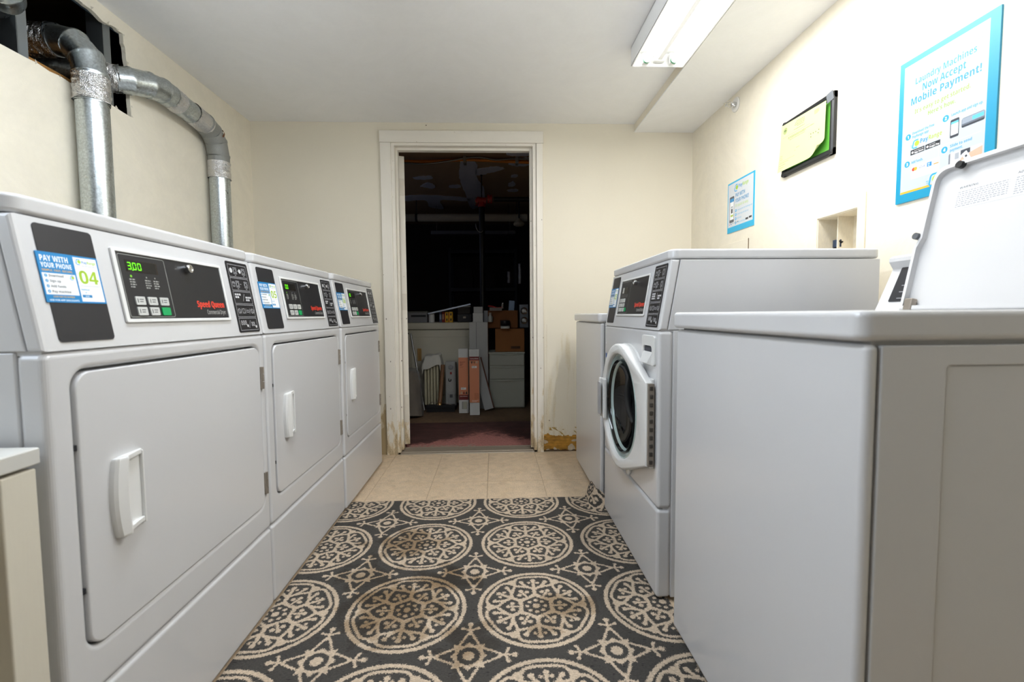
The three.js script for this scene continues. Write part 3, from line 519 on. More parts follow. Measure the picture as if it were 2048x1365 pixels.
function makeDryer(num, display, label, pos) {
  const t = thing('tumble_dryer', label, 'dryer', pos, Math.PI / 2, 'front-control dryers along the left wall');
  const L = -MW / 2, dx0 = L + 0.045, dx1 = L + 0.653, dy0 = 0.340, dy1 = 0.832;
  const b = 0.01; // hole grows by the bevel inward, so cut it wider
  bodyParts(t, 0.262, rrect(new THREE.Path(), dx0 + 0.001 - b, dy0 + 0.001 - b, dx1 - dx0 - 0.0015 + 2 * b, dy1 - dy0 - 0.001 + 2 * b, 0.032 + b));
  part('door_recess', shared.rec ??= span(dx0 - 0.012, dx1 + 0.012, dy0 - 0.012, dy1 + 0.012, -0.044, -0.036), M.enamel, t);
  const door = part('door', shared.door ??= plate(dx0 + 0.0044, dx1 - 0.0025, dy0 + 0.0036, dy1 - 0.0048, 0.022, 0.030, 0.003), M.enamel, t, [0, 0, 0.0015]);
  const hd = shared.handle ??= (() => {
    const grip = new THREE.Shape([[0, 0], [0.001, 0.008], [0.005, 0.0130], [0.0215, 0.0185], [0.0255, 0.0175], [0.0268, 0.014], [0.024, 0.0]].map((p) => new THREE.Vector2(...p)));
    const gg = new THREE.ExtrudeGeometry(grip, { depth: 0.141, bevelEnabled: true, bevelSize: 0.002, bevelOffset: -0.002, bevelThickness: 0.004, bevelSegments: 2, steps: 10 }); gg.rotateX(-Math.PI / 2); // (x, z, e) -> (x, e, -z)
    gg.scale(1, 1, -1); { const P = gg.attributes.position; for (let i = 0; i < P.count; i++) { const v = (P.getY(i) / 0.141 - 0.5) * 2; P.setX(i, P.getX(i) + 0.008 * v * v * (1 - P.getX(i) / 0.04)); } const A = gg.attributes; for (const k of Object.keys(A)) { const q = A[k], n = q.itemSize; for (let i = 0; i < q.count; i += 3) for (let c = 0; c < n; c++) { const w = q.array[(i + 1) * n + c]; q.array[(i + 1) * n + c] = q.array[(i + 2) * n + c]; q.array[(i + 2) * n + c] = w; } } gg.computeVertexNormals(); }
    const lip = (y) => { const s = new THREE.Shape([[0.020, 0], [0.0245, 0.0165], [0.036, 0.0130], [0.055, 0.0085], [0.0765, 0.0045], [0.078, 0]].map((p) => new THREE.Vector2(...p))); const e = new THREE.ExtrudeGeometry(s, { depth: 0.007, bevelEnabled: true, bevelSize: 0.0015, bevelOffset: -0.0015, bevelThickness: 0.0015, bevelSegments: 2 }); e.rotateX(Math.PI / 2); return shift(e, 0, y, 0); };
    return [gg, lip(0.0085), lip(0.1445), span(0.020, 0.077, -0.002, 0.143, -0.001, 0.0006), span(0.0745, 0.078, -0.002, 0.143, 0, 0.0065, 0.0015)];
  })();
  part('handle', hd, M.plasticWhite, door, [L + 0.101, 0.5155, 0]);
  for (const [y0, y1] of [[0.700, 0.768], [0.377, 0.445]]) part('hinge', [rbox(0.009, y1 - y0, 0.005, 0.0015, 0, (y0 + y1) / 2, 0), ...[0, 1, 2].map((k) => { const c = cyl(0.0042, (y1 - y0) / 3.3, 12); return shift(c, 0.0045, y0 + (y1 - y0) * (k + 0.5) / 3, 0.002); })], M.hinge, t, [L + 0.655, 0, 0.002]);
  part('door_catch', [rbox(0.006, 0.010, 0.012, 0.001, dx0 + 0.001, 0.70, -0.008), rbox(0.006, 0.010, 0.012, 0.001, dx0 + 0.001, 0.45, -0.008)], M.gap, t);
  consoleParts(t, 'dryer', num, display);
  return t;
}
makeDryer('04', '3.00', 'nearest white dryer on the left, green 04 on its sticker and 3.00 lit', [-0.7044, 0, -(0.738 + MW / 2)]);
makeDryer('05', '00', 'middle white dryer on the left, green 05 on its payment sticker', [-0.7044, 0, -(1.4244 + MW / 2)]);
makeDryer('06', '00', 'farthest white dryer on the left, beside the door frame', [-0.699, 0, -(2.113 + MW / 2)]);

// front-loading washer
{
  const t = thing('front_load_washer', 'white front-loading washer with round glass door and angled control console', 'washer', [0.505, 0, -(1.3808 + MW / 2)], -Math.PI / 2);
  const L = -MW / 2, CX = L + 0.372, CY = 0.572, R = 0.234, ri = 0.188;
  const hp = new THREE.Path(); hp.absarc(CX, CY, 0.20, 0, Math.PI * 2);
  bodyParts(t, 0.302, hp);
  // door: D-shaped casting with a round opening
  const hx = L + 0.655, hy0 = 0.432, hy1 = 0.700, s = new THREE.Shape();
  const tan = (py, sgn) => { const dx = hx - CX, dy = py - CY, d = Math.hypot(dx, dy), a0 = Math.atan2(dy, dx), b = Math.acos(R / d); return a0 + sgn * b; };
  const a1 = tan(hy1, 1), a0 = tan(hy0, -1);
  s.moveTo(hx, hy0); s.lineTo(hx, hy1); s.lineTo(CX + R * Math.cos(a1), CY + R * Math.sin(a1)); s.absarc(CX, CY, R, a1, a0 + Math.PI * 2, false); s.lineTo(hx, hy0);
  const h2 = new THREE.Path(); h2.absarc(CX, CY, ri + 0.008, 0, Math.PI * 2); s.holes.push(h2);
  const dg = new THREE.ExtrudeGeometry(s, { depth: 0.026, bevelEnabled: true, bevelSize: 0.010, bevelOffset: -0.010, bevelThickness: 0.010, bevelSegments: 5, curveSegments: 48 });
  const P = dg.attributes.position; for (let i = 0; i < P.count; i++) { const f = sstep(hx, CX - R, P.getX(i)); P.setZ(i, P.getZ(i) * (0.55 + 0.45 * Math.min(1, f * 1.8))); } dg.computeVertexNormals();
  const door = part('door', toCreasedNormals(dg, 0.7), M.plasticWhite, t, [0, 0, 0.012]);
  part('door_gasket', shift(lathe([[0.235, -0.0], [0.236, 0.012], [0.19, 0.014], [0.186, 0.0]].reverse(), 64).rotateX(Math.PI / 2), CX, CY, 0), M.plasticWhite, t);
  part('glass_rim', shift(lathe([[0.160, 0.0], [0.163, 0.012], [0.178, 0.018], [0.189, 0.024], [0.197, 0.022], [0.198, 0.0]].reverse(), 64).rotateX(Math.PI / 2), CX, CY, 0.012), new THREE.MeshPhysicalMaterial({ color: 0xaebfbd, roughness: 0.12, metalness: 0.2, specularIntensity: 1 }), door, [0, 0, -0.014]);
  const bowl = lathe([[0.172, 0.016], [0.168, 0.004], [0.150, -0.020], [0.110, -0.040], [0.06, -0.049], [0.0, -0.052]], 64).rotateX(Math.PI / 2); shift(bowl, CX, CY, 0.012);
  part('door_glass', bowl, new THREE.MeshPhysicalMaterial({ color: 0x0b0b0d, roughness: 0.05, specularIntensity: 1 }), door, [0, 0, -0.004]);
  const drum = lathe([[0.0, -0.40], [0.23, -0.40], [0.23, -0.10], [0.188, -0.055]], 48).rotateX(Math.PI / 2); part('drum', shift(drum, CX, CY, 0), std(0x77797c, 0.3, { metalness: 1, side: THREE.DoubleSide }), t);
  // handle cup on the left of the door ring
  part('handle', [rbox(0.070, 0.165, 0.014, 0.004, L + 0.175, CY - 0.006, 0.049), rbox(0.014, 0.165, 0.022, 0.004, L + 0.147, CY - 0.006, 0.050)], M.plasticWhite, door, [0, 0, -0.012]);
  part('handle_pocket', [plate(L + 0.158, L + 0.198, CY - 0.074, CY + 0.062, 0.004, 0.008, 0).translate(0, 0, 0.0575)], std(0xaeb0b3, 0.4), door);
  // piano hinge with its knuckles, on the right edge of the door
  const leafs = [span(hx - 0.001, hx + 0.010, hy0 + 0.002, hy1 - 0.002, 0.0, 0.019, 0.001)], kn = [];
  for (let k = 0; k < 10; k++) kn.push(rbox(0.006, 0.0135, 0.0105, 0.002, hx + 0.0105, hy0 + 0.016 + k * 0.0262, 0.0085));
  part('hinge_plate', leafs, M.hinge, door, [0, 0, -0.006]);
  for (const g of kn) part('hinge_knuckle', g, std(0x4a453f, 0.5, { metalness: 0.3 }), door, [0, 0, -0.005]);
  part('hinge_mount', [rbox(0.05, 0.29, 0.012, 0.004, hx - 0.03, (hy0 + hy1) / 2, 0.006)], M.plasticWhite, t);
  // soap cup
  const cs = rrect(new THREE.Shape(), L + 0.540, 0.752, 0.120, 0.096, 0.010); cs.holes.push(rrect(new THREE.Path(), L + 0.556, 0.764, 0.080, 0.050, 0.012));
  const cg = new THREE.ExtrudeGeometry(cs, { depth: 0.004, bevelEnabled: true, bevelSize: 0.002, bevelOffset: -0.002, bevelThickness: 0.002, bevelSegments: 2 });
  const slope = new THREE.BufferGeometry(); slope.setAttribute('position', new THREE.Float32BufferAttribute([L + 0.556, 0.795, 0.003, L + 0.636, 0.795, 0.003, L + 0.560, 0.760, 0.020, L + 0.632, 0.760, 0.020, L + 0.556, 0.752, 0.003, L + 0.636, 0.752, 0.003], 3)); slope.setAttribute('uv', new THREE.Float32BufferAttribute(new Array(12).fill(0), 2)); slope.setIndex([0, 2, 1, 1, 2, 3, 2, 4, 3, 3, 4, 5, 0, 4, 2, 1, 3, 5]); slope.computeVertexNormals();
  const cup = part('soap_dispenser', [cg], M.plasticWhite, t, [0, 0, 0.001]);
  part('dispenser_flap', toCreasedNormals(slope, 0.3), M.plasticWhite, cup); part('dispenser_slot', span(L + 0.556, L + 0.636, 0.795, 0.814, 0.0005, 0.0015), std(0x4c4e55, 0.7), cup);
  part('model_badge', card(L + 0.018, L + 0.032, 0.785, 0.858, 0.0008, 0.001), printed(canvas(48, 256, (g) => { g.fillStyle = '#e9e9e7'; g.fillRect(0, 0, 48, 256); g.fillStyle = '#18181a'; g.translate(14, 8); g.rotate(Math.PI / 2); font(g, 30); fit(g, 'QUANTUM', 0, 0, 238); }), 0.4), t, [0, 0, 0.0002]);
  part('rating_sticker', card(L + 0.018, L + 0.034, 0.722, 0.742, 0.0008, 0.001), std(0x27509a, 0.5), t, [0, 0, 0.0002]);
  part('drain_cap', [shift(lathe([[0, 0], [0.020, 0], [0.026, 0.012], [0.026, 0.02], [0, 0.02]], 28).rotateX(Math.PI / 2), CX + 0.02, 0.338, -0.010)], new THREE.MeshPhysicalMaterial({ color: 0xd8dcdd, roughness: 0.2 }), t);
  consoleParts(t, 'washer', '03', '');
}
// top-loading washers
function makeTopLoader(label, pos, open) {
  const W = 0.65, D = 0.71, t = thing('top_load_washer', label, 'washer', pos, -Math.PI / 2), dy = 0.8785, ty = 0.921;
  const side = (x, sgn) => {   // side panel with its pressed rectangle; outward face at x
    const s = rrect(new THREE.Shape(), -D + 0.002, 0.02, D - 0.024, dy - 0.026, 0.003); s.holes.push(rrect(new THREE.Path(), -D + 0.09, 0.10, D - 0.205, 0.744, 0.006));
    const g = new THREE.ExtrudeGeometry(s, { depth: 0.006, bevelEnabled: true, bevelSize: 0.002, bevelOffset: -0.002, bevelThickness: 0.0015, bevelSegments: 2 });
    const q = rrect(new THREE.Shape(), -D + 0.0905, 0.1005, D - 0.206, 0.743, 0.006), g2 = new THREE.ExtrudeGeometry(q, { depth: 0.0065, bevelEnabled: true, bevelSize: 0.0025, bevelOffset: -0.0025, bevelThickness: 0.002, bevelSegments: 2 });
    g2.translate(0, 0, -0.0035);
    const m = [flat(g), flat(g2)]; for (const k of m) { k.translate(0, 0, -0.0075); k.rotateY(sgn > 0 ? Math.PI / 2 : -Math.PI / 2); if (sgn > 0) k.scale(1, 1, 1); k.translate(x, 0, 0); }
    return m;
  };
  // rotateY(+90) sends shape x to -z, so mirror the profile for the +x side
  const right = side(0, 1).map((g) => { g.translate(0, 0, 0); const P = g.attributes.position; return g; });
  const mir = (g) => { const P = g.attributes.position, N = g.attributes.normal; for (let i = 0; i < P.count; i++) { P.setZ(i, -P.getZ(i) ); N.setZ(i, -N.getZ(i)); } for (const k of ['position', 'normal', 'uv']) { const A = g.attributes[k], n = A.itemSize; for (let i = 0; i < A.count; i += 3) for (let c = 0; c < n; c++) { const v = A.array[(i + 1) * n + c]; A.array[(i + 1) * n + c] = A.array[(i + 2) * n + c]; A.array[(i + 2) * n + c] = v; } } return g; };
  const R = right.map(mir), Lf = R.map((g) => { const k = g.clone(); const P = k.attributes.position, N = k.attributes.normal; for (let i = 0; i < P.count; i++) { P.setX(i, -P.getX(i)); N.setX(i, -N.getX(i)); } for (const a of ['position', 'normal', 'uv']) { const A = k.attributes[a], n = A.itemSize; for (let i = 0; i < A.count; i += 3) for (let c = 0; c < n; c++) { const v = A.array[(i + 1) * n + c]; A.array[(i + 1) * n + c] = A.array[(i + 2) * n + c]; A.array[(i + 2) * n + c] = v; } } return k; });
  part('side_panel', R.map((g) => shift(g, W / 2, 0, 0)), M.enamel, t); part('side_panel', Lf.map((g) => shift(g, -W / 2, 0, 0)), M.enamel, t);
  part('back_panel', span(-W / 2 + 0.004, W / 2 - 0.004, 0.03, dy - 0.006, -D, -D + 0.006), M.enamel, t);
  part('seam_liner', [span(-W / 2 + 0.012, W / 2 - 0.012, 0.03, dy + 0.004, -D + 0.012, -0.016)], M.enamel, t);
  const fp = rrect(new THREE.Shape(), -W / 2 + 0.012, -0.006 - 0.012, W - 0.024, 0.012, 0.004);
  part('front_panel', span(-W / 2, W / 2, 0.02, dy - 0.004, -0.020, 0, 0.0095), M.enamel, t);
  // deck with its lid opening
  const s = rrect(new THREE.Shape(), -W / 2 + 0.006, -D + 0.004, W - 0.012, D + 0.0, 0.012); s.holes.push(rrect(new THREE.Path(), -0.235, -0.50, 0.47, 0.41, 0.05));
  const dk = new THREE.ExtrudeGeometry(s, { depth: ty - dy - 0.018, bevelEnabled: true, bevelSize: 0.009, bevelOffset: -0.001, bevelThickness: 0.009, bevelSegments: 5 }); dk.rotateX(-Math.PI / 2); dk.scale(1, 1, -1); mirFix(dk); dk.translate(0, dy + 0.009, 0);
  part('top_deck', dk, M.enamel, t);
  part('wash_tub', lathe([[0.0, 0.30], [0.22, 0.30], [0.235, 0.86], [0.24, 0.905]], 40).translate(0, 0, -0.30), std(0xa5a8aa, 0.35, { metalness: 1, side: THREE.DoubleSide }), t);
  for (const x of [-1, 1]) for (const z of [-0.06, -D + 0.06]) part('foot', shared.foot2 ??= lathe([[0, 0], [0.022, 0], [0.022, 0.006], [0.010, 0.010], [0.010, 0.024]], 18), M.rubber, t, [x * (W / 2 - 0.05), 0, z]);
  // console at the back
  const cz = -0.565;
  part('console', alongX([[cz, 0.921], [cz - 0.008, 0.94], [cz - 0.048, 1.036], [cz - 0.036, 1.056], [cz - 0.036, 1.066], [cz - 0.046, 1.072], [cz - 0.10, 1.072], [cz - 0.16, 1.0], [cz - 0.165, 0.921]], W, 0.005), M.enamel, t);
  const f = new THREE.Group(); f.name = 'control_face'; f.position.set(-W / 2, 0.9415, cz - 0.0078); f.rotation.x = -Math.atan2(0.040, 0.1); t.add(f);
  part('control_panel', card(0.035, 0.60, 0.004, 0.104, 0.001, 0.003), M.blackPanel, f);
  for (let k = 0; k < 3; k++) { part('button', shared.tbtn ??= card(-0.013, 0.013, -0.006, 0.006, 0.004, 0.002), M.button, f, [0.108, 0.014 + k * 0.0185, 0.001]); part('indicator_light', shared.tled ??= card(-0.0028, 0.0028, -0.0025, 0.0025, 0.003, 0.001), std(0x101018, 0.4, { emissive: 0x6aa5ff, emissiveIntensity: 1.6 }), f, [0.088, 0.014 + k * 0.0185, 0.001]); part('panel_print', shared.tprt ??= card(-0.010, 0.010, -0.0012, 0.0012, 0.0016, 0.0006), std(0x8f9194, 0.5), f, [0.068, 0.013 + k * 0.0185, 0.0]); }
  // lid
  const lid = new THREE.Group(); lid.name = 'lid'; t.add(lid); lid.position.set(0, 0.921, -0.5485);
  const LW = 0.436, LH = 0.362, ls = new THREE.Shape();
  ls.moveTo(-LW / 2, 0); ls.lineTo(-LW / 2, 0.16); ls.lineTo(-LW / 2 + 0.010, 0.185); ls.lineTo(-LW / 2 + 0.010, LH - 0.035); ls.quadraticCurveTo(-LW / 2 + 0.010, LH, -LW / 2 + 0.045, LH); ls.lineTo(LW / 2 - 0.045, LH); ls.quadraticCurveTo(LW / 2 - 0.010, LH, LW / 2 - 0.010, LH - 0.035); ls.lineTo(LW / 2 - 0.010, 0.185); ls.lineTo(LW / 2, 0.16); ls.lineTo(LW / 2, 0);
  const skin = new THREE.ExtrudeGeometry(ls, { depth: 0.004, bevelEnabled: true, bevelSize: 0.003, bevelOffset: -0.003, bevelThickness: 0.003, bevelSegments: 3 }); skin.translate(0, 0, -0.012);
  const rim = ls.clone(); const inner = new THREE.Path(ls.getPoints(12).map((p) => new THREE.Vector2(p.x * (1 - 0.032), (p.y - LH / 2) * (1 - 0.042) + LH / 2))); rim.holes.push(inner);
  const rg = new THREE.ExtrudeGeometry(rim, { depth: 0.012, bevelEnabled: true, bevelSize: 0.003, bevelOffset: -0.003, bevelThickness: 0.003, bevelSegments: 3, curveSegments: 12 }); rg.translate(0, 0, -0.004);
  part('lid_skin', skin, M.enamel, lid); part('lid_rim', rg, M.enamel, lid);
  part('warning_label', card(-0.155, 0.10, LH - 0.115, LH - 0.055, 0.0006, 0.002).translate(0, 0, -0.0052), printed(canvas(640, 160, (g) => { g.fillStyle = '#dfe1e3'; g.fillRect(0, 0, 640, 160); g.strokeStyle = '#b3b6ba'; g.strokeRect(3, 3, 634, 154); font(g, 22); g.fillStyle = '#4a4d52'; g.fillText('WARNING', 24, 30); g.fillText('ADVERTENCIA', 330, 30); squiggle(g, 20, 48, 280, 7, 8, '#9a9da2'); squiggle(g, 330, 48, 290, 7, 8, '#9a9da2'); }), 0.5), lid);
  const bump = (x, y) => { const c = cyl(0.0085, 0.012, 18); c.rotateX(Math.PI / 2); return shift(c, x, y, 0.012); };
  for (const q of [-1, 1]) part('rubber_bumper', bump(q * (LW / 2 - 0.006), 0.19), std(0x55585c, 0.7), lid); for (const q of [-0.14, 0.14]) part('rubber_bumper', bump(q, LH - 0.012), M.rubber, lid);
  part('lid_hinge', [rbox(0.022, 0.03, 0.016, 0.003, -LW / 2 + 0.025, 0.014, 0.006), rbox(0.022, 0.03, 0.016, 0.003, LW / 2 - 0.025, 0.014, 0.006)], M.hinge, lid);
  if (open) lid.rotation.x = -11.5 * RAD; else { lid.rotation.x = 90 * RAD; lid.position.y = 0.934; }
  return t;
}
function mirFix(g) { for (const k of Object.keys(g.attributes)) { const A = g.attributes[k], n = A.itemSize; for (let i = 0; i < A.count; i += 3) for (let c = 0; c < n; c++) { const v = A.array[(i + 1) * n + c]; A.array[(i + 1) * n + c] = A.array[(i + 2) * n + c]; A.array[(i + 2) * n + c] = v; } } g.computeVertexNormals(); }
makeTopLoader('white top-loading washer with its lid open, nearest on the right', [0.5065, 0, -(0.6004 + 0.325)], true);
makeTopLoader('white top-loading washer with closed lid, beyond the front-loading washer', [0.500, 0, -(2.125 + 0.325)], false);

// cream table at the near left
{
  const m = new THREE.MeshStandardMaterial({ map: paintMap(214, 208, 192, 0.006), roughness: 0.5 }), t = thing('side_table', 'cream painted table with drawer, beside the nearest dryer at bottom left', 'table', [-0.703, 0, -0.722]);
  part('table_top', rbox(0.46, 0.026, 0.66, 0.003, -0.23, 0.708, 0.33), new THREE.MeshStandardMaterial({ color: 0xcdccc6, roughness: 0.35 }), t);
  for (const [x, z] of [[-0.037, 0.032], [-0.42, 0.032], [-0.037, 0.628], [-0.42, 0.628]]) part('leg', rbox(0.07, 0.690, 0.052, 0.003, x, 0.345, z), m, t);
  part('apron', [rbox(0.31, 0.10, 0.02, 0.002, -0.23, 0.64, 0.03), rbox(0.31, 0.10, 0.02, 0.002, -0.23, 0.64, 0.63), rbox(0.02, 0.10, 0.49, 0.002, -0.42, 0.64, 0.33)], m, t);
  part('drawer', rbox(0.30, 0.085, 0.52, 0.003, -0.162, 0.648, 0.33), m, t);
  part('shelf', rbox(0.33, 0.02, 0.49, 0.002, -0.23, 0.25, 0.33), m, t);
}

// ───────────────────────── ceiling light ─────────────────────────
function stripLight(label, x0, z0, tint, level) {
  const t = thing('ceiling_light', label, 'ceiling light', [x0, 0, z0]);
  const w = 0.124, y0 = 2.058, y1 = H, l = 0.61, white = std(0xeeeeec, 0.4);
  part('housing', [span(-w, -w + 0.0015, y0, y1, -l, l), span(w - 0.0015, w, y0, y1, -l, l), span(-w, w, y1 - 0.003, y1 - 0.0005, -l, l), span(-w, -w + 0.008, y0, y0 + 0.0015, -l, l), span(w - 0.008, w, y0, y0 + 0.0015, -l, l)], white, t);
  for (const s of [-1, 1]) part('end_plate', span(-w, w, y0, y1 - 0.001, s > 0 ? l - 0.002 : -l, s > 0 ? l : -l + 0.002), white, t);
  const prism = (pts) => { const s = new THREE.Shape(pts.map((p) => new THREE.Vector2(...p))); const g = new THREE.ExtrudeGeometry(s, { depth: 2 * l - 0.006, bevelEnabled: false }); return g.translate(0, 0, -l + 0.003); };
  part('reflector', [prism([[-w + 0.003, y0 + 0.004], [-w + 0.042, y1 - 0.022], [-0.034, y1 - 0.022], [-0.010, y0 + 0.016], [0.010, y0 + 0.016], [0.034, y1 - 0.022], [w - 0.042, y1 - 0.022], [w - 0.003, y0 + 0.004], [w - 0.003, y1 - 0.004], [-w + 0.003, y1 - 0.004]])], white, t);
  for (const x of [-0.063, 0.063]) {
    const tubeG = cyl(0.0155, 2 * l - 0.09, 24); tubeG.rotateX(Math.PI / 2);
    const tb = part('fluorescent_tube', shift(tubeG, x, 2.070, 0), std(0xffffff, 0.4, { emissive: tint, emissiveIntensity: 2.5 }), t);
    for (const s of [-1, 1]) { const c = cyl(0.0162, 0.012, 24); c.rotateX(Math.PI / 2); part('tube_cap', shift(c, x, 2.070, s * (l - 0.040)), std(0x6fae8c, 0.4, { metalness: 0.3 }), tb); part('lamp_holder', rbox(0.03, 0.045, 0.024, 0.004, x, 2.083, s * (l - 0.021)), white, t); }
    const L = new THREE.RectAreaLight(tint, level, 0.031, 2 * l - 0.09); L.name = 'tube_light'; L.position.set(x, 2.0525, 0); L.rotation.x = -Math.PI / 2; t.add(L);
    // the tube's flank: it shines sideways as well as down
    const F = new THREE.RectAreaLight(tint, level, 0.013, 2 * l - 0.09), sx = Math.sign(x); F.name = 'tube_light'; F.position.set(x + sx * 0.0165, 2.0575, 0); F.quaternion.setFromRotationMatrix(new THREE.Matrix4().lookAt(new THREE.Vector3(), new THREE.Vector3(sx * Math.sin(75 * RAD), -Math.cos(75 * RAD), 0), new THREE.Vector3(0, 0, 1))); t.add(F);
  }
  part('socket_bar', rbox(0.05, 0.018, 0.02, 0.003, 0, y0 + 0.022, -l + 0.02), white, t);
}
stripLight('white two-tube fluorescent strip light on the ceiling next to the soffit', 0.767, -1.545, TUBE_COLOR, TUBE_LIGHT);
{
  // unseen batten added for its light: tubes left bare to reach the ceiling too
  const t = thing('ceiling_light', 'unseen second fluorescent fitting, a bare two-tube batten on chains added above the near end of the rug', 'ceiling light', [-0.38, 0, -0.90]);
  const l = 0.61, white = std(0xeeeeec, 0.4), Y = 2.04;
  part('channel', rbox(0.05, 0.04, 2 * l, 0.003, 0, Y + 0.035, 0), white, t);
  for (const s of [-1, 1]) { part('lamp_holder', rbox(0.15, 0.05, 0.02, 0.004, 0, Y + 0.01, s * (l - 0.012)), white, t); part('chain', shift(cyl(0.003, H - Y - 0.055, 8), 0, (H + Y + 0.055) / 2, s * 0.45), M.hinge, t); }
  for (const sx of [-1, 1]) {
    const g = cyl(0.0155, 2 * l - 0.05, 24); g.rotateX(Math.PI / 2);
    part('fluorescent_tube', shift(g, sx * 0.055, Y, 0), std(0xffffff, 0.4, { emissive: TUBE_COLOR_COOL, emissiveIntensity: 5 }), t);
    for (const [a, dx, dy] of [[0, 0, -0.0175], [90, 0.0175, 0]]) { const L = new THREE.RectAreaLight(TUBE_COLOR_COOL, TUBE_LIGHT_COOL, 0.03, 2 * l - 0.06); L.name = 'tube_light'; L.position.set(sx * (0.055 + dx), Y + dy, 0); L.quaternion.setFromRotationMatrix(new THREE.Matrix4().lookAt(new THREE.Vector3(), new THREE.Vector3(sx * Math.sin(a * RAD), -Math.cos(a * RAD), 0), new THREE.Vector3(0, 0, 1))); t.add(L); }
  }
}

// ───────────────────────── dryer vents on the left wall ─────────────────────────
function beaded(poly, r, bead = 0.0035) {   // straight gores with raised joints
  const pts = [], rad = [];
  for (let i = 0; i < poly.length; i++) {
    const p = new THREE.Vector3(...poly[i]);
    if (i && i < poly.length - 1) {
      const a = new THREE.Vector3(...poly[i - 1]).sub(p).normalize(), b = new THREE.Vector3(...poly[i + 1]).sub(p).normalize();
      pts.push(p.clone().addScaledVector(a, 0.0055)); rad.push(r); pts.push(p.clone().addScaledVector(a, 0.003)); rad.push(r + bead); pts.push(p.clone().addScaledVector(b, 0.003)); rad.push(r + bead); pts.push(p.clone().addScaledVector(b, 0.0055)); rad.push(r);
    } else { pts.push(p); rad.push(r); }
  }
  return tube(pts, (t, i) => rad[i], 36, false);
}
function seamed(a, b, r) {   // straight pipe with its lock seam
  const A = new THREE.Vector3(...a), B = new THREE.Vector3(...b), n = 14, pts = []; for (let i = 0; i <= n; i++) pts.push(A.clone().lerp(B, i / n));
  return tube(pts, (t, i, k) => r + (k === 9 ? 0.0022 : 0) + 0.0006 * noise.noise(k * 0.7, t * 9, a[2] * 3), 40, false);
}
function foil(pts, r, amp, seed) {
  const P = curve(pts, 14), g = tube(P, (t, i, k) => r + 0.0015 + amp * Math.max(-0.2, fbm(k * 0.55, t * 5, seed, 3)) + (t === 0 || t === 1 ? 0.0005 : 0), 26, false);
  const q = g.toNonIndexed(); q.computeVertexNormals(); return toCreasedNormals(q, 0.12);
}
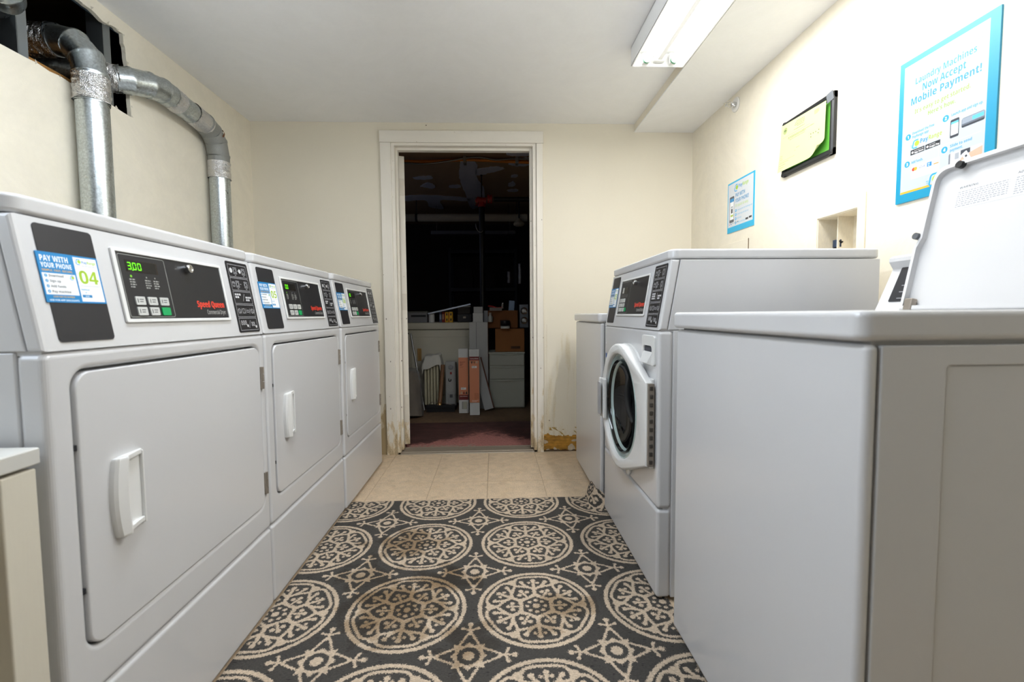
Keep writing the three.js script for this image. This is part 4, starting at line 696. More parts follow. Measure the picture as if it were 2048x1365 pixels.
{
  const r = 0.049, x = -1.4605;
  const a = thing('dryer_vent_duct', 'straight galvanized dryer duct rising into the torn wall opening, taped elbow on top', 'duct', [0, 0, 0]);
  part('duct_pipe', seamed([x, 0.14, -1.775], [x, 1.795, -1.775], r), M.galv, a);
  part('elbow', beaded([[x, 1.70, -1.775], [x, 1.802, -1.775], [x - 0.012, 1.862, -1.776], [x - 0.052, 1.912, -1.777], [x - 0.110, 1.926, -1.778], [x - 0.16, 1.927, -1.778]], r + 0.0022), M.galv, a);
  part('duct_pipe', seamed([x - 0.14, 1.927, -1.778], [x - 0.62, 1.935, -1.78], r), M.galv, a);
  part('foil_tape', foil([[x, 1.705, -1.775], [x, 1.795, -1.775]], r + 0.003, 0.010, 3), M.foil, a);
  part('foil_tape', foil([[x - 0.115, 1.926, -1.778], [x - 0.21, 1.928, -1.778]], r + 0.004, 0.016, 8), M.foil, a);
  part('tape_tab', [rbox(0.004, 0.018, 0.05, 0.001).rotateX(0.25).translate(x - 0.055, 1.962, -1.815)], M.foil, a);
  const b = thing('dryer_vent_duct', 'galvanized dryer duct bending along the left wall near the corner', 'duct');
  part('duct_pipe', seamed([x, 0.14, -2.548], [x, 1.735, -2.548], r), M.galv, b);
  part('elbow', beaded([[x, 1.70, -2.548], [x, 1.775, -2.548], [x, 1.842, -2.53], [x, 1.882, -2.488], [x + 0.002, 1.90, -2.43], [x + 0.002, 1.904, -2.40]], r + 0.002, 0.0025), new THREE.MeshStandardMaterial({ metalness: 0.85, roughness: 0.55, color: 0xa3a5a2, bumpMap: M.foil.bumpMap, bumpScale: 0.002 }), b);
  part('duct_pipe', seamed([x + 0.002, 1.902, -2.42], [x + 0.006, 1.917, -2.155], r), M.galv, b);
  part('elbow', beaded([[x + 0.006, 1.917, -2.185], [x + 0.006, 1.917, -2.13], [x - 0.004, 1.909, -2.065], [x - 0.034, 1.896, -2.005], [x - 0.068, 1.886, -1.968]], r + 0.0025, 0.003), M.galv, b);
  part('duct_pipe', seamed([x - 0.06, 1.888, -1.974], [x - 0.45, 1.86, -1.80], r - 0.001), M.galv, b);
  part('foil_tape', foil([[x - 0.052, 1.891, -1.983], [x - 0.135, 1.881, -1.930]], r + 0.003, 0.016, 5), M.foil, b);
  part('foil_tape', foil([[x, 1.655, -2.548], [x, 1.742, -2.548]], r + 0.002, 0.009, 12), M.foil, b);
  part('foil_tape', foil([[x + 0.002, 1.898, -2.44], [x + 0.003, 1.909, -2.33]], r + 0.001, 0.0022, 15), M.foil, b);
  part('foil_tape', foil([[x + 0.004, 1.913, -2.235], [x + 0.006, 1.917, -2.175]], r + 0.001, 0.003, 18), M.foil, b);
  part('rust_patch', foil([[x + 0.001, 1.868, -2.515], [x + 0.001, 1.874, -2.507]], r + 0.0012, 0.002, 21), std(0x6e4526, 0.9), b);
  const c = thing('dryer_vent_duct', 'galvanized duct elbow entering the wall opening at the top left corner', 'duct');
  part('duct_pipe', seamed([x + 0.0, 0.14, -1.075], [x + 0.0, 1.78, -1.075], r), M.galv, c);
  part('elbow', beaded([[x, 1.75, -1.075], [x, 1.82, -1.075], [x, 1.885, -1.10], [x, 1.92, -1.15], [x, 1.93, -1.20]], r + 0.002), M.galv, c);
  part('duct_pipe', seamed([x, 1.93, -1.19], [x, 1.925, -1.40], r), M.galv, c);
  part('elbow', beaded([[x, 1.926, -1.38], [x, 1.924, -1.43], [x - 0.014, 1.922, -1.490], [x - 0.05, 1.922, -1.530], [x - 0.10, 1.922, -1.545], [x - 0.14, 1.922, -1.545]], r + 0.0025), M.galv, c);
  part('duct_pipe', seamed([x - 0.12, 1.922, -1.545], [x - 0.6, 1.925, -1.545], r), M.galv, c);
}

// ───────────────────────── things on the right wall ─────────────────────────
const onRight = (depth, y) => [WR, y, -depth];      // local +x runs towards the camera, +z into the room
{
  const t = thing('poster', 'large blue-bordered mobile payment poster above the open-lid washer', 'poster', onRight(1.449, 1.262), -Math.PI / 2);
  const W = 0.290, Hh = 0.436;
  const tex = canvas(1024, 1540, (g, w, h) => {
    g.fillStyle = '#1a8fb4'; g.fillRect(0, 0, w, h); g.fillStyle = '#b6bec3'; g.fillRect(58, 62, w - 148, h - 160); g.fillStyle = '#f3ab33'; g.fillRect(58, h - 118, w - 148, 22);
    g.fillStyle = '#1f86b5'; font(g, 92); fit(g, 'Laundry Machines', 188, 300, 640); font(g, 104); fit(g, 'Now Accept', 272, 402, 460); fit(g, 'Mobile Payment!', 142, 506, 740);
    g.fillStyle = '#8fb545'; font(g, 64); fit(g, 'It\'s easy to get started.', 196, 612, 590); fit(g, 'Here\'s how.', 348, 690, 296);
    g.fillStyle = 'rgba(60,170,215,.35)'; for (let k = 0; k < 12; k++) { g.fillRect(790 + (k % 4) * 34 - (k > 7 ? 30 : 0), 96 + ((k / 4) | 0) * 44, 16, 20); }
    const num = (n, x, y) => { g.fillStyle = '#2193cb'; g.beginPath(); g.arc(x, y, 32, 0, 7); g.fill(); g.fillStyle = '#fff'; font(g, 44); g.textAlign = 'center'; g.fillText(n, x, y + 16); g.textAlign = 'left'; };
    g.strokeStyle = '#d4dde2'; g.lineWidth = 3; g.beginPath(); g.moveTo(490, 800); g.lineTo(490, 1330); g.moveTo(90, 1065); g.lineTo(900, 1065); g.stroke();
    g.fillStyle = '#3ba6d4'; font(g, 36, false); num('1', 132, 836); g.fillStyle = '#2a8dbb'; font(g, 38); fit(g, 'Download the free', 180, 828, 250); fit(g, 'PayRange app', 180, 868, 190);
    payLogo(g, 226, 938, 84); g.fillStyle = '#1b7fbf'; font(g, 62); fit(g, 'Pay', 274, 950, 92); g.fillStyle = lime; fit(g, 'Range', 370, 950, 148);
    for (const [x, a, b] of [[168, 'Download on the', 'App Store'], [340, 'GET IT ON', 'Google Play']]) { g.fillStyle = '#23262b'; g.fillRect(x, 992, 162, 54); g.fillStyle = '#fff'; font(g, 14, false); g.fillText(a, x + 44, 1012); font(g, 24); fit(g, b, x + 44, 1036, 108); g.beginPath(); g.arc(x + 24, 1020, 12, 0, 7); g.fill(); }
    num('2', 550, 806); g.fillStyle = '#2a8dbb'; font(g, 38); fit(g, 'Launch app and sign up.', 606, 810, 300);
    g.fillStyle = '#33383f'; g.beginPath(); g.roundRect(600, 846, 88, 180, 14); g.fill(); g.fillStyle = '#dfeaf0'; g.fillRect(608, 870, 72, 130); g.fillStyle = '#5fb6e6'; g.fillRect(608, 870, 72, 22);
    g.fillStyle = '#5b6470'; g.beginPath(); g.roundRect(712, 876, 214, 92, 18); g.fill(); g.fillStyle = '#8d97a3'; g.fillRect(716, 880, 206, 52); g.fillStyle = '#58b1e6'; g.fillRect(812, 890, 104, 36); g.fillStyle = '#2a2f36'; g.fillRect(716, 948, 206, 16);
    num('3', 132, 1130); g.fillStyle = '#2a8dbb'; font(g, 38); fit(g, 'Add funds.', 182, 1140, 138);
    g.fillStyle = '#fbfdfe'; g.fillRect(184, 1166, 320, 140); g.fillStyle = '#d33b2c'; g.beginPath(); g.arc(212, 1206, 20, 0, 7); g.fill(); g.fillStyle = '#f0a033'; g.beginPath(); g.arc(236, 1206, 20, 0, 7); g.fill(); g.fillStyle = '#2d4a9b'; font(g, 36); fit(g, 'VISA', 278, 1218, 66); g.fillStyle = '#2f7fcb'; g.fillRect(366, 1184, 54, 46); g.fillStyle = '#fff'; font(g, 15); g.fillText('AM', 376, 1204); g.fillText('EX', 378, 1222); g.fillStyle = '#555'; font(g, 20); fit(g, 'DISCOVER', 430, 1208, 68); g.fillStyle = '#e08a33'; g.fillRect(440, 1216, 56, 12); g.fillStyle = '#444a50'; font(g, 24, false); g.fillText('Pay', 222, 1280); g.fillText('G Pay', 296, 1280); g.fillText('VCASH', 396, 1280);
    num('4', 550, 1118); g.fillStyle = '#2a8dbb'; font(g, 38); fit(g, 'Slide to send', 606, 1116, 214); fit(g, 'payment.', 606, 1158, 130);
    g.save(); g.beginPath(); g.roundRect(598, 1176, 320, 190, 18); g.clip(); g.fillStyle = '#c9ccd1'; g.fillRect(598, 1176, 320, 190); g.fillStyle = '#6d737c'; g.fillRect(598, 1176, 16, 190); g.fillStyle = '#9aa0a8'; g.fillRect(660, 1190, 40, 60); g.fillStyle = '#3b4048'; g.fillRect(716, 1180, 90, 46); g.fillStyle = '#d9a892'; g.beginPath(); g.moveTo(918, 1200); g.lineTo(800, 1226); g.lineTo(760, 1300); g.lineTo(820, 1330); g.lineTo(918, 1290); g.fill(); g.beginPath(); g.ellipse(748, 1290, 40, 66, 0.5, 0, 7); g.fill(); g.fillStyle = '#f4f7f9'; g.save(); g.translate(770, 1250); g.rotate(-0.5); g.fillRect(-26, -46, 52, 92); g.fillStyle = '#2b3138'; g.fillRect(-10, -12, 20, 22); g.restore(); g.restore();
    payLogo(g, 452, 1380, 118);
  });
  part('poster_board', card(0, W, 0, Hh, 0.0055, 0.001), printed(tex, 0.42), t);
}
{
  const t = thing('poster', 'small blue-bordered poster with a phone picture, left of the green certificate', 'poster', onRight(2.524, 1.356), -Math.PI / 2);
  const tex = canvas(800, 830, (g, w, h) => {
    g.fillStyle = '#2fb2dc'; g.fillRect(0, 0, w, h); g.fillStyle = '#d4d8db'; g.fillRect(20, 26, w - 50, h - 118);
    payLogo(g, 270, 122, 106); g.fillStyle = '#1f86c2'; font(g, 74); fit(g, 'Pay', 334, 134, 120); g.fillStyle = lime; fit(g, 'Range', 456, 134, 176);
    g.fillStyle = '#2283b8'; font(g, 84); fit(g, 'PAY WITH', 246, 274, 292); fit(g, 'YOUR PHONE!', 246, 362, 404); g.fillStyle = '#b2cf5c'; font(g, 60, false); fit(g, 'It\'s quick & easy.', 246, 434, 400);
    ['Download the free PayRange app', 'Launch app and sign up', 'Add funds', 'Slide to send payment'].forEach((s, i) => { g.fillStyle = '#4aa6d6'; g.beginPath(); g.arc(268, 494 + i * 66, 24, 0, 7); g.fill(); g.fillStyle = '#fff'; font(g, 30); g.fillText(String(i + 1), 259, 505 + i * 66); g.fillStyle = '#58a9d2'; font(g, 34, false); fit(g, s, 310, 506 + i * 66, [440, 330, 130, 300][i]); });
    g.fillStyle = '#5d5f64'; g.beginPath(); g.roundRect(66, 236, 144, 430, 22); g.fill(); g.fillStyle = '#f2f4f5'; g.fillRect(78, 270, 122, 348); g.fillStyle = '#3f97cf'; g.fillRect(78, 270, 122, 56); g.fillStyle = '#3e3f45'; g.fillRect(116, 400, 50, 110); g.fillStyle = '#d9dcdf'; g.fillRect(122, 410, 38, 30); g.fillStyle = '#b6cc54'; g.fillRect(104, 536, 80, 32);
    g.fillStyle = '#2d2f33'; g.fillRect(566, 672, 78, 30); g.fillRect(662, 664, 78, 30);
    g.fillStyle = '#d33b2c'; g.fillRect(60, 684, 22, 14); g.fillStyle = '#3558a8'; g.fillRect(110, 682, 24, 18); g.fillStyle = '#4a4d52'; for (let k = 0; k < 5; k++) g.fillRect(150 + k * 40, 682, 22, 7); g.fillRect(330, 676, 20, 12);
  });
  part('poster_board', card(0, 0.260, 0, 0.270, 0.003, 0.001), printed(tex, 0.42), t);
}
{
  const t = thing('certificate_frame', 'black picture frame with a yellow-green printed sheet taped over it', 'picture frame', onRight(2.030, 1.520), -Math.PI / 2);
  const W = 0.306, Hh = 0.234, b = 0.024, blk = std(0x1e2022, 0.35);
  const side = (len) => { const s = new THREE.Shape([[0, 0], [0, 0.013], [0.005, 0.018], [0.016, 0.016], [b, 0.009], [b, 0]].map((p) => new THREE.Vector2(...p))); const g = new THREE.ExtrudeGeometry(s, { depth: len, bevelEnabled: false }); return g; };
  // moulding, mitred by overlap: profile x = in from the outer edge, y = out of the wall
  const vert = (x, flip) => { const g = side(Hh); g.rotateX(-Math.PI / 2); const m = new THREE.Matrix4().set(flip, 0, 0, x, 0, 1, 0, 0, 0, 0, -1, 0, 0, 0, 0, 1); g.applyMatrix4(m); return g; };
  const hor = (y, flip) => { const g = side(W); const m = new THREE.Matrix4().set(0, 0, 1, 0, flip, 0, 0, y, 0, 1, 0, 0, 0, 0, 0, 1); g.applyMatrix4(m); return g; };
  part('frame', [vert(0, 1), vert(W, -1), hor(0, 1), hor(Hh, -1)].map((g) => { g = flat(g); g.computeVertexNormals(); return g; }), new THREE.MeshStandardMaterial({ color: 0x1e2022, roughness: 0.35, side: THREE.DoubleSide }), t);
  part('backing_sheet', card(b - 0.003, W - b + 0.003, b - 0.003, Hh - b + 0.003, 0.006, 0.001), std(0x5ca63a, 0.5), t);
  // the sheet in front, curling at its lower right corner, overhanging lower left
  const n = 24, pos = [], uv = [], idx = [], cx = [[-0.014, 0.022], [0.268, 0.026], [0.272, 0.212], [-0.002, 0.222]];
  for (let i = 0; i <= n; i++) for (let j = 0; j <= n; j++) {
    const u = i / n, v = j / n, X = (1 - v) * ((1 - u) * cx[0][0] + u * cx[1][0]) + v * ((1 - u) * cx[3][0] + u * cx[2][0]), Y = (1 - v) * ((1 - u) * cx[0][1] + u * cx[1][1]) + v * ((1 - u) * cx[3][1] + u * cx[2][1]);
    const c = Math.max(0, u - v * 1.3 - 0.68) / 0.32, e = Math.max(0, (1 - u) - v - 0.45) * 0.012;
    pos.push(X - 0.022 * c * c, Y + 0.028 * c * c, 0.0195 + 0.014 * c + e + 0.0012 * Math.sin(u * 7) * (1 - v)); uv.push(u, v);
  }
  for (let i = 0; i < n; i++) for (let j = 0; j < n; j++) { const a = i * (n + 1) + j, q = a + n + 1; idx.push(a, q, a + 1, a + 1, q, q + 1); }
  const pg = new THREE.BufferGeometry(); pg.setAttribute('position', new THREE.Float32BufferAttribute(pos, 3)); pg.setAttribute('uv', new THREE.Float32BufferAttribute(uv, 2)); pg.setIndex(idx); pg.computeVertexNormals();
  const tex = canvas(900, 640, (g) => {
    g.fillStyle = '#ccd696'; g.fillRect(0, 0, 900, 640); g.strokeStyle = '#6f7d46'; g.lineWidth = 7; g.beginPath(); g.arc(96, 92, 40, 0, 7); g.stroke(); g.fillStyle = '#8b9961'; g.beginPath(); g.arc(96, 92, 32, 0, 7); g.fill(); g.fillStyle = '#4d5a33'; g.fillRect(72, 84, 48, 12);
    for (const [y, x, w] of [[40, 330, 240], [62, 310, 280], [84, 300, 300], [106, 350, 200], [140, 290, 310]]) squiggle(g, x, y, w, 8, 1, '#5d6839');
    squiggle(g, 690, 40, 90, 6, 5, '#6c7744'); squiggle(g, 50, 178, 800, 3, 1, '#6a7544'); squiggle(g, 170, 206, 520, 8, 2, '#616c3c'); squiggle(g, 200, 246, 460, 7, 1, '#6f7a48');
    g.strokeStyle = '#a9b47c'; g.lineWidth = 2; g.strokeRect(600, 300, 210, 90); g.fillStyle = '#6c7a44'; for (const [x, y] of [[630, 320], [676, 322], [722, 324], [780, 318], [634, 360], [770, 358]]) { g.fillRect(x, y, 18, 16); }
    for (const [y, x, w] of [[420, 30, 60], [446, 30, 60], [470, 30, 80], [400, 360, 90], [430, 330, 20], [520, 30, 260], [552, 30, 180], [586, 30, 140]]) squiggle(g, x, y, w, 6, 1, '#727d4a');
    squiggle(g, 30, 498, 430, 3, 1, '#6a7544');
  });
  part('certificate_sheet', pg, new THREE.MeshStandardMaterial({ map: tex, roughness: 0.8, side: THREE.DoubleSide }), t);
  part('corner_tape', [rbox(0.034, 0.036, 0.0012, 0.0005, 0, 0, 0).rotateZ(0.2).translate(W - 0.016, Hh - 0.017, 0.0185)], std(0x6f7378, 0.2), t);
}
// recessed outlet box with its trim and hose
{
  const t = thing('outlet_box', 'cream recessed wall box with wide trim above the front-loading washer', 'wall box', onRight(1.81, 1.08), -Math.PI / 2);
  const cr = new THREE.MeshStandardMaterial({ map: paintMap(236, 226, 204, 0.03), roughness: 0.6 });
  part('trim_frame', plate(-0.055, 0.240, -0.05, 0.258, 0.005, 0.001, 0.0008, [[0.0, 0.205, 0.0, 0.212, 0.001]]).translate(0, 0, 0.005), cr, t);
  part('box_lining', [span(0, 0.205, 0.0, 0.212, -0.1, -0.092), span(0, 0.004, 0, 0.212, -0.094, 0.001), span(0.201, 0.205, 0, 0.212, -0.094, 0.001), span(0, 0.205, 0.208, 0.212, -0.094, 0.001), span(0, 0.205, 0.0, 0.004, -0.094, 0.001)], cr, t);
  part('divider', span(0.066, 0.070, 0.0, 0.208, -0.092, -0.030), cr, t);
  const h = thing('supply_hose', 'dark hose end standing inside the recessed wall box', 'hose', [WR + 0.045, 1.085, -1.775]);
  part('hose', tube(curve([[0.02, 0.005, 0.0], [0.0, 0.045, 0.004], [-0.004, 0.085, 0.015], [0.0, 0.112, 0.03]], 16), 0.011, 16), M.rubber, h);
  part('coupling', shift(cyl(0.016, 0.028, 12), -0.003, 0.10, 0.02), std(0x26344a, 0.5), h);
}
{
  const t = thing('access_panel', 'small flush cream access panel below the small poster', 'wall panel', onRight(2.62, 1.02), -Math.PI / 2);
  part('panel_plate', plate(0.002, 0.308, 0.0, 0.278, 0.007, 0.001, 0.001).translate(0, 0, 0.006), M.wall, t);
  part('panel_edge', [span(0.308, 0.311, 0, 0.279, 0, 0.003)], std(0x6d5a42, 0.9), t);
}
{
  const t = thing('wall_sprinkler', 'chrome sidewall fire sprinkler with white ring, high on the right wall', 'sprinkler', onRight(2.462, 2.030), -Math.PI / 2);
  part('escutcheon', lathe([[0.012, 0.0], [0.038, 0.0], [0.038, 0.003], [0.034, 0.007], [0.026, 0.008], [0.022, 0.004], [0.012, 0.004]], 36).rotateX(Math.PI / 2), std(0xe2dfd8, 0.4), t);
  part('body', lathe([[0, 0.003], [0.014, 0.003], [0.014, 0.012], [0.010, 0.014], [0.009, 0.026], [0, 0.026]], 24).rotateX(Math.PI / 2), M.chrome, t);
  part('frame_arm', [tube(curve([[0, 0.011, 0.024], [0, 0.014, 0.036], [0, 0.004, 0.052]], 10), 0.0022, 8), tube(curve([[0, -0.011, 0.024], [0, -0.014, 0.036], [0, -0.004, 0.052]], 10), 0.0022, 8), cyl(0.0016, 0.026, 8).rotateX(Math.PI / 2).translate(0, 0, 0.038)], M.chrome, t);
  part('deflector', [rbox(0.026, 0.002, 0.016, 0.0008, 0, 0.008, 0.056), rbox(0.024, 0.018, 0.0015, 0.0007, 0, 0, 0.054)], M.chrome, t);
}

// ───────────────────────── the dark storage room behind the door ─────────────────────────
{
  const X0 = -2.6, X1 = 2.2, Z0 = ZB - 0.115, Z1 = -7.6, C = 2.4;
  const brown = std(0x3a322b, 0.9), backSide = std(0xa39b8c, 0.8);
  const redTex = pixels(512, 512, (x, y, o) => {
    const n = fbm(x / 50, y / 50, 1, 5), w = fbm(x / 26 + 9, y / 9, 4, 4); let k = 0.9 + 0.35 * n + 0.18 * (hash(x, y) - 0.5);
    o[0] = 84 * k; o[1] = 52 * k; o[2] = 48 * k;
    // paler red reaching in from the doorway, deepest near the middle; ragged edge
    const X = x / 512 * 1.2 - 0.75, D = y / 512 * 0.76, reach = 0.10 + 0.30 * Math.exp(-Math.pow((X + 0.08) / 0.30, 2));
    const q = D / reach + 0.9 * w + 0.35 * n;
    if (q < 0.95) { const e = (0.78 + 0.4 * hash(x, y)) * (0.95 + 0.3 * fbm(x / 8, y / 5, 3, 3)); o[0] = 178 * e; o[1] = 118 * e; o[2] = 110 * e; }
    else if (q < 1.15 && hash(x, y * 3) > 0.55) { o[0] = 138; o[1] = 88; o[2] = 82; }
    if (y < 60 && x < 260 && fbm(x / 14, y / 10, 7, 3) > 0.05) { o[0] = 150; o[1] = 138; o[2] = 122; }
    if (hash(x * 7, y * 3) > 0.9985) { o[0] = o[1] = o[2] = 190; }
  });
  const f = struct('storage_floor');
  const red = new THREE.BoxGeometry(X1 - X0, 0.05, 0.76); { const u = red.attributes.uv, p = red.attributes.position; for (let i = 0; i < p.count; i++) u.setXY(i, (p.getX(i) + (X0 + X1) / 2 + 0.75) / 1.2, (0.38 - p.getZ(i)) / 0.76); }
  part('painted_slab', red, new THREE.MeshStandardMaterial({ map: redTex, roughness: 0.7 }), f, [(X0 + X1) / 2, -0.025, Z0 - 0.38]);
  part('concrete_slab', span(X0, X1, -0.05, 0.0, Z1, Z0 - 0.76), new THREE.MeshStandardMaterial({ map: pixels(256, 256, (x, y, o) => { const k = 0.9 + 0.35 * fbm(x / 40, y / 40, 3, 4) + 0.14 * (hash(x, y) - 0.5); o[0] = 116 * k; o[1] = 92 * k; o[2] = 68 * k; }), roughness: 0.85 }), f);
  const c = struct('storage_ceiling'); part('plasterboard', span(X0, X1, C, C + 0.05, Z1, Z0), std(0xa88a66, 0.9), c);
  const mud = std(0xd2d2d8, 0.85);
  const patch = (pts) => { const n = pts.length, s = new THREE.Shape(curve([...pts, pts[0]].map(([x, z]) => [x, z, 0]), 60).map((p) => new THREE.Vector2(p.x + 0.012 * noise.noise(p.x * 30, p.y * 30, 2), p.y + 0.02 * noise.noise(p.x * 30, p.y * 30, 8)))); const g = new THREE.ExtrudeGeometry(s, { depth: 0.004, bevelEnabled: false }); g.rotateX(Math.PI / 2); g.scale(1, 1, -1); return mirFix2(g); };
  function mirFix2(g) { const G = flat(g); for (const k of ['position', 'normal', 'uv']) { const A = G.attributes[k], n = A.itemSize; for (let i = 0; i < A.count; i += 3) for (let q = 0; q < n; q++) { const v = A.array[(i + 1) * n + q]; A.array[(i + 1) * n + q] = A.array[(i + 2) * n + q]; A.array[(i + 2) * n + q] = v; } } G.computeVertexNormals(); return G; }
  for (const pts of [[[-0.31, 4.52], [-0.18, 4.5], [-0.17, 5.0], [-0.10, 5.5], [-0.16, 6.3], [-0.28, 6.5], [-0.34, 5.6], [-0.36, 5.0]], [[-0.18, 4.75], [0.05, 4.66], [0.12, 4.72], [-0.02, 4.86], [-0.16, 4.95]], [[-0.86, 5.02], [-0.66, 4.98], [-0.66, 5.08], [-0.84, 5.10]], [[-0.84, 5.38], [-0.72, 5.22], [-0.66, 5.35], [-0.70, 5.46]], [[-0.50, 5.33], [-0.38, 5.31], [-0.38, 5.42], [-0.50, 5.43]], [[-1.2, 5.82], [-0.78, 5.76], [-0.30, 5.92], [-0.32, 6.05], [-0.66, 6.0], [-0.70, 6.5], [-0.86, 6.4], [-0.88, 6.02], [-1.2, 6.06]], [[0.15, 4.44], [0.36, 4.40], [0.36, 4.62], [0.18, 4.62]], [[0.20, 4.93], [0.26, 4.91], [0.26, 5.0], [0.20, 5.02]], [[0.18, 5.25], [0.23, 5.18], [0.25, 5.34], [0.19, 5.38]], [[0.17, 5.52], [0.29, 5.48], [0.29, 5.58], [0.19, 5.60]], [[0.17, 4.03], [0.36, 4.02], [0.36, 4.33], [0.14, 4.33]]])
    part('plaster_patch', patch(pts), mud, c, [0, C - 0.0005, 0]);
  const w = struct('wall_storage');
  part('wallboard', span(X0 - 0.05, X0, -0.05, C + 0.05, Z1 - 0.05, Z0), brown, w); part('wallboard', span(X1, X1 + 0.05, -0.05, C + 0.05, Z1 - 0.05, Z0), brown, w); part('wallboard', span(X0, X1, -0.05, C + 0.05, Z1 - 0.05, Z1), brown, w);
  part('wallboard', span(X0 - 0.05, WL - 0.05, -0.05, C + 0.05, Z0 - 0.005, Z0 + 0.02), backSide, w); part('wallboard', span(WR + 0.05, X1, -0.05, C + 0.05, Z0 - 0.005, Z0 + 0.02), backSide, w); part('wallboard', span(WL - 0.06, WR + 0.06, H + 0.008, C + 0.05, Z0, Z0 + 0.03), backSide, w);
}
{
  // a small daylight window far left in the storage room: its blue shows on the patches, the pipe and the metal strip
  const w = struct('window_2');
  part('window_frame', [span(-2.60, -2.585, 1.50, 1.54, -5.45, -4.55), span(-2.60, -2.585, 2.06, 2.10, -5.45, -4.55), span(-2.60, -2.585, 1.54, 2.06, -5.45, -5.41), span(-2.60, -2.585, 1.54, 2.06, -4.59, -4.55)], std(0xa9a79f, 0.6), w);
  part('window_pane', span(-2.60, -2.592, 1.54, 2.06, -5.41, -4.59), std(0x000000, 0.4, { emissive: STORE_COLOR, emissiveIntensity: 0.25 }), w);
  const l = new THREE.RectAreaLight(STORE_COLOR, STORE_LIGHT, 0.80, 0.50); l.name = 'storage_daylight'; l.position.set(-2.58, 1.80, -5.0); l.lookAt(0, 1.80, -5.0); w.add(l);
}
const cardboard = std(0x8a5a30, 0.9), paperWhite = std(0xc9c9c6, 0.7), offWhite = std(0xbdbba8, 0.5);
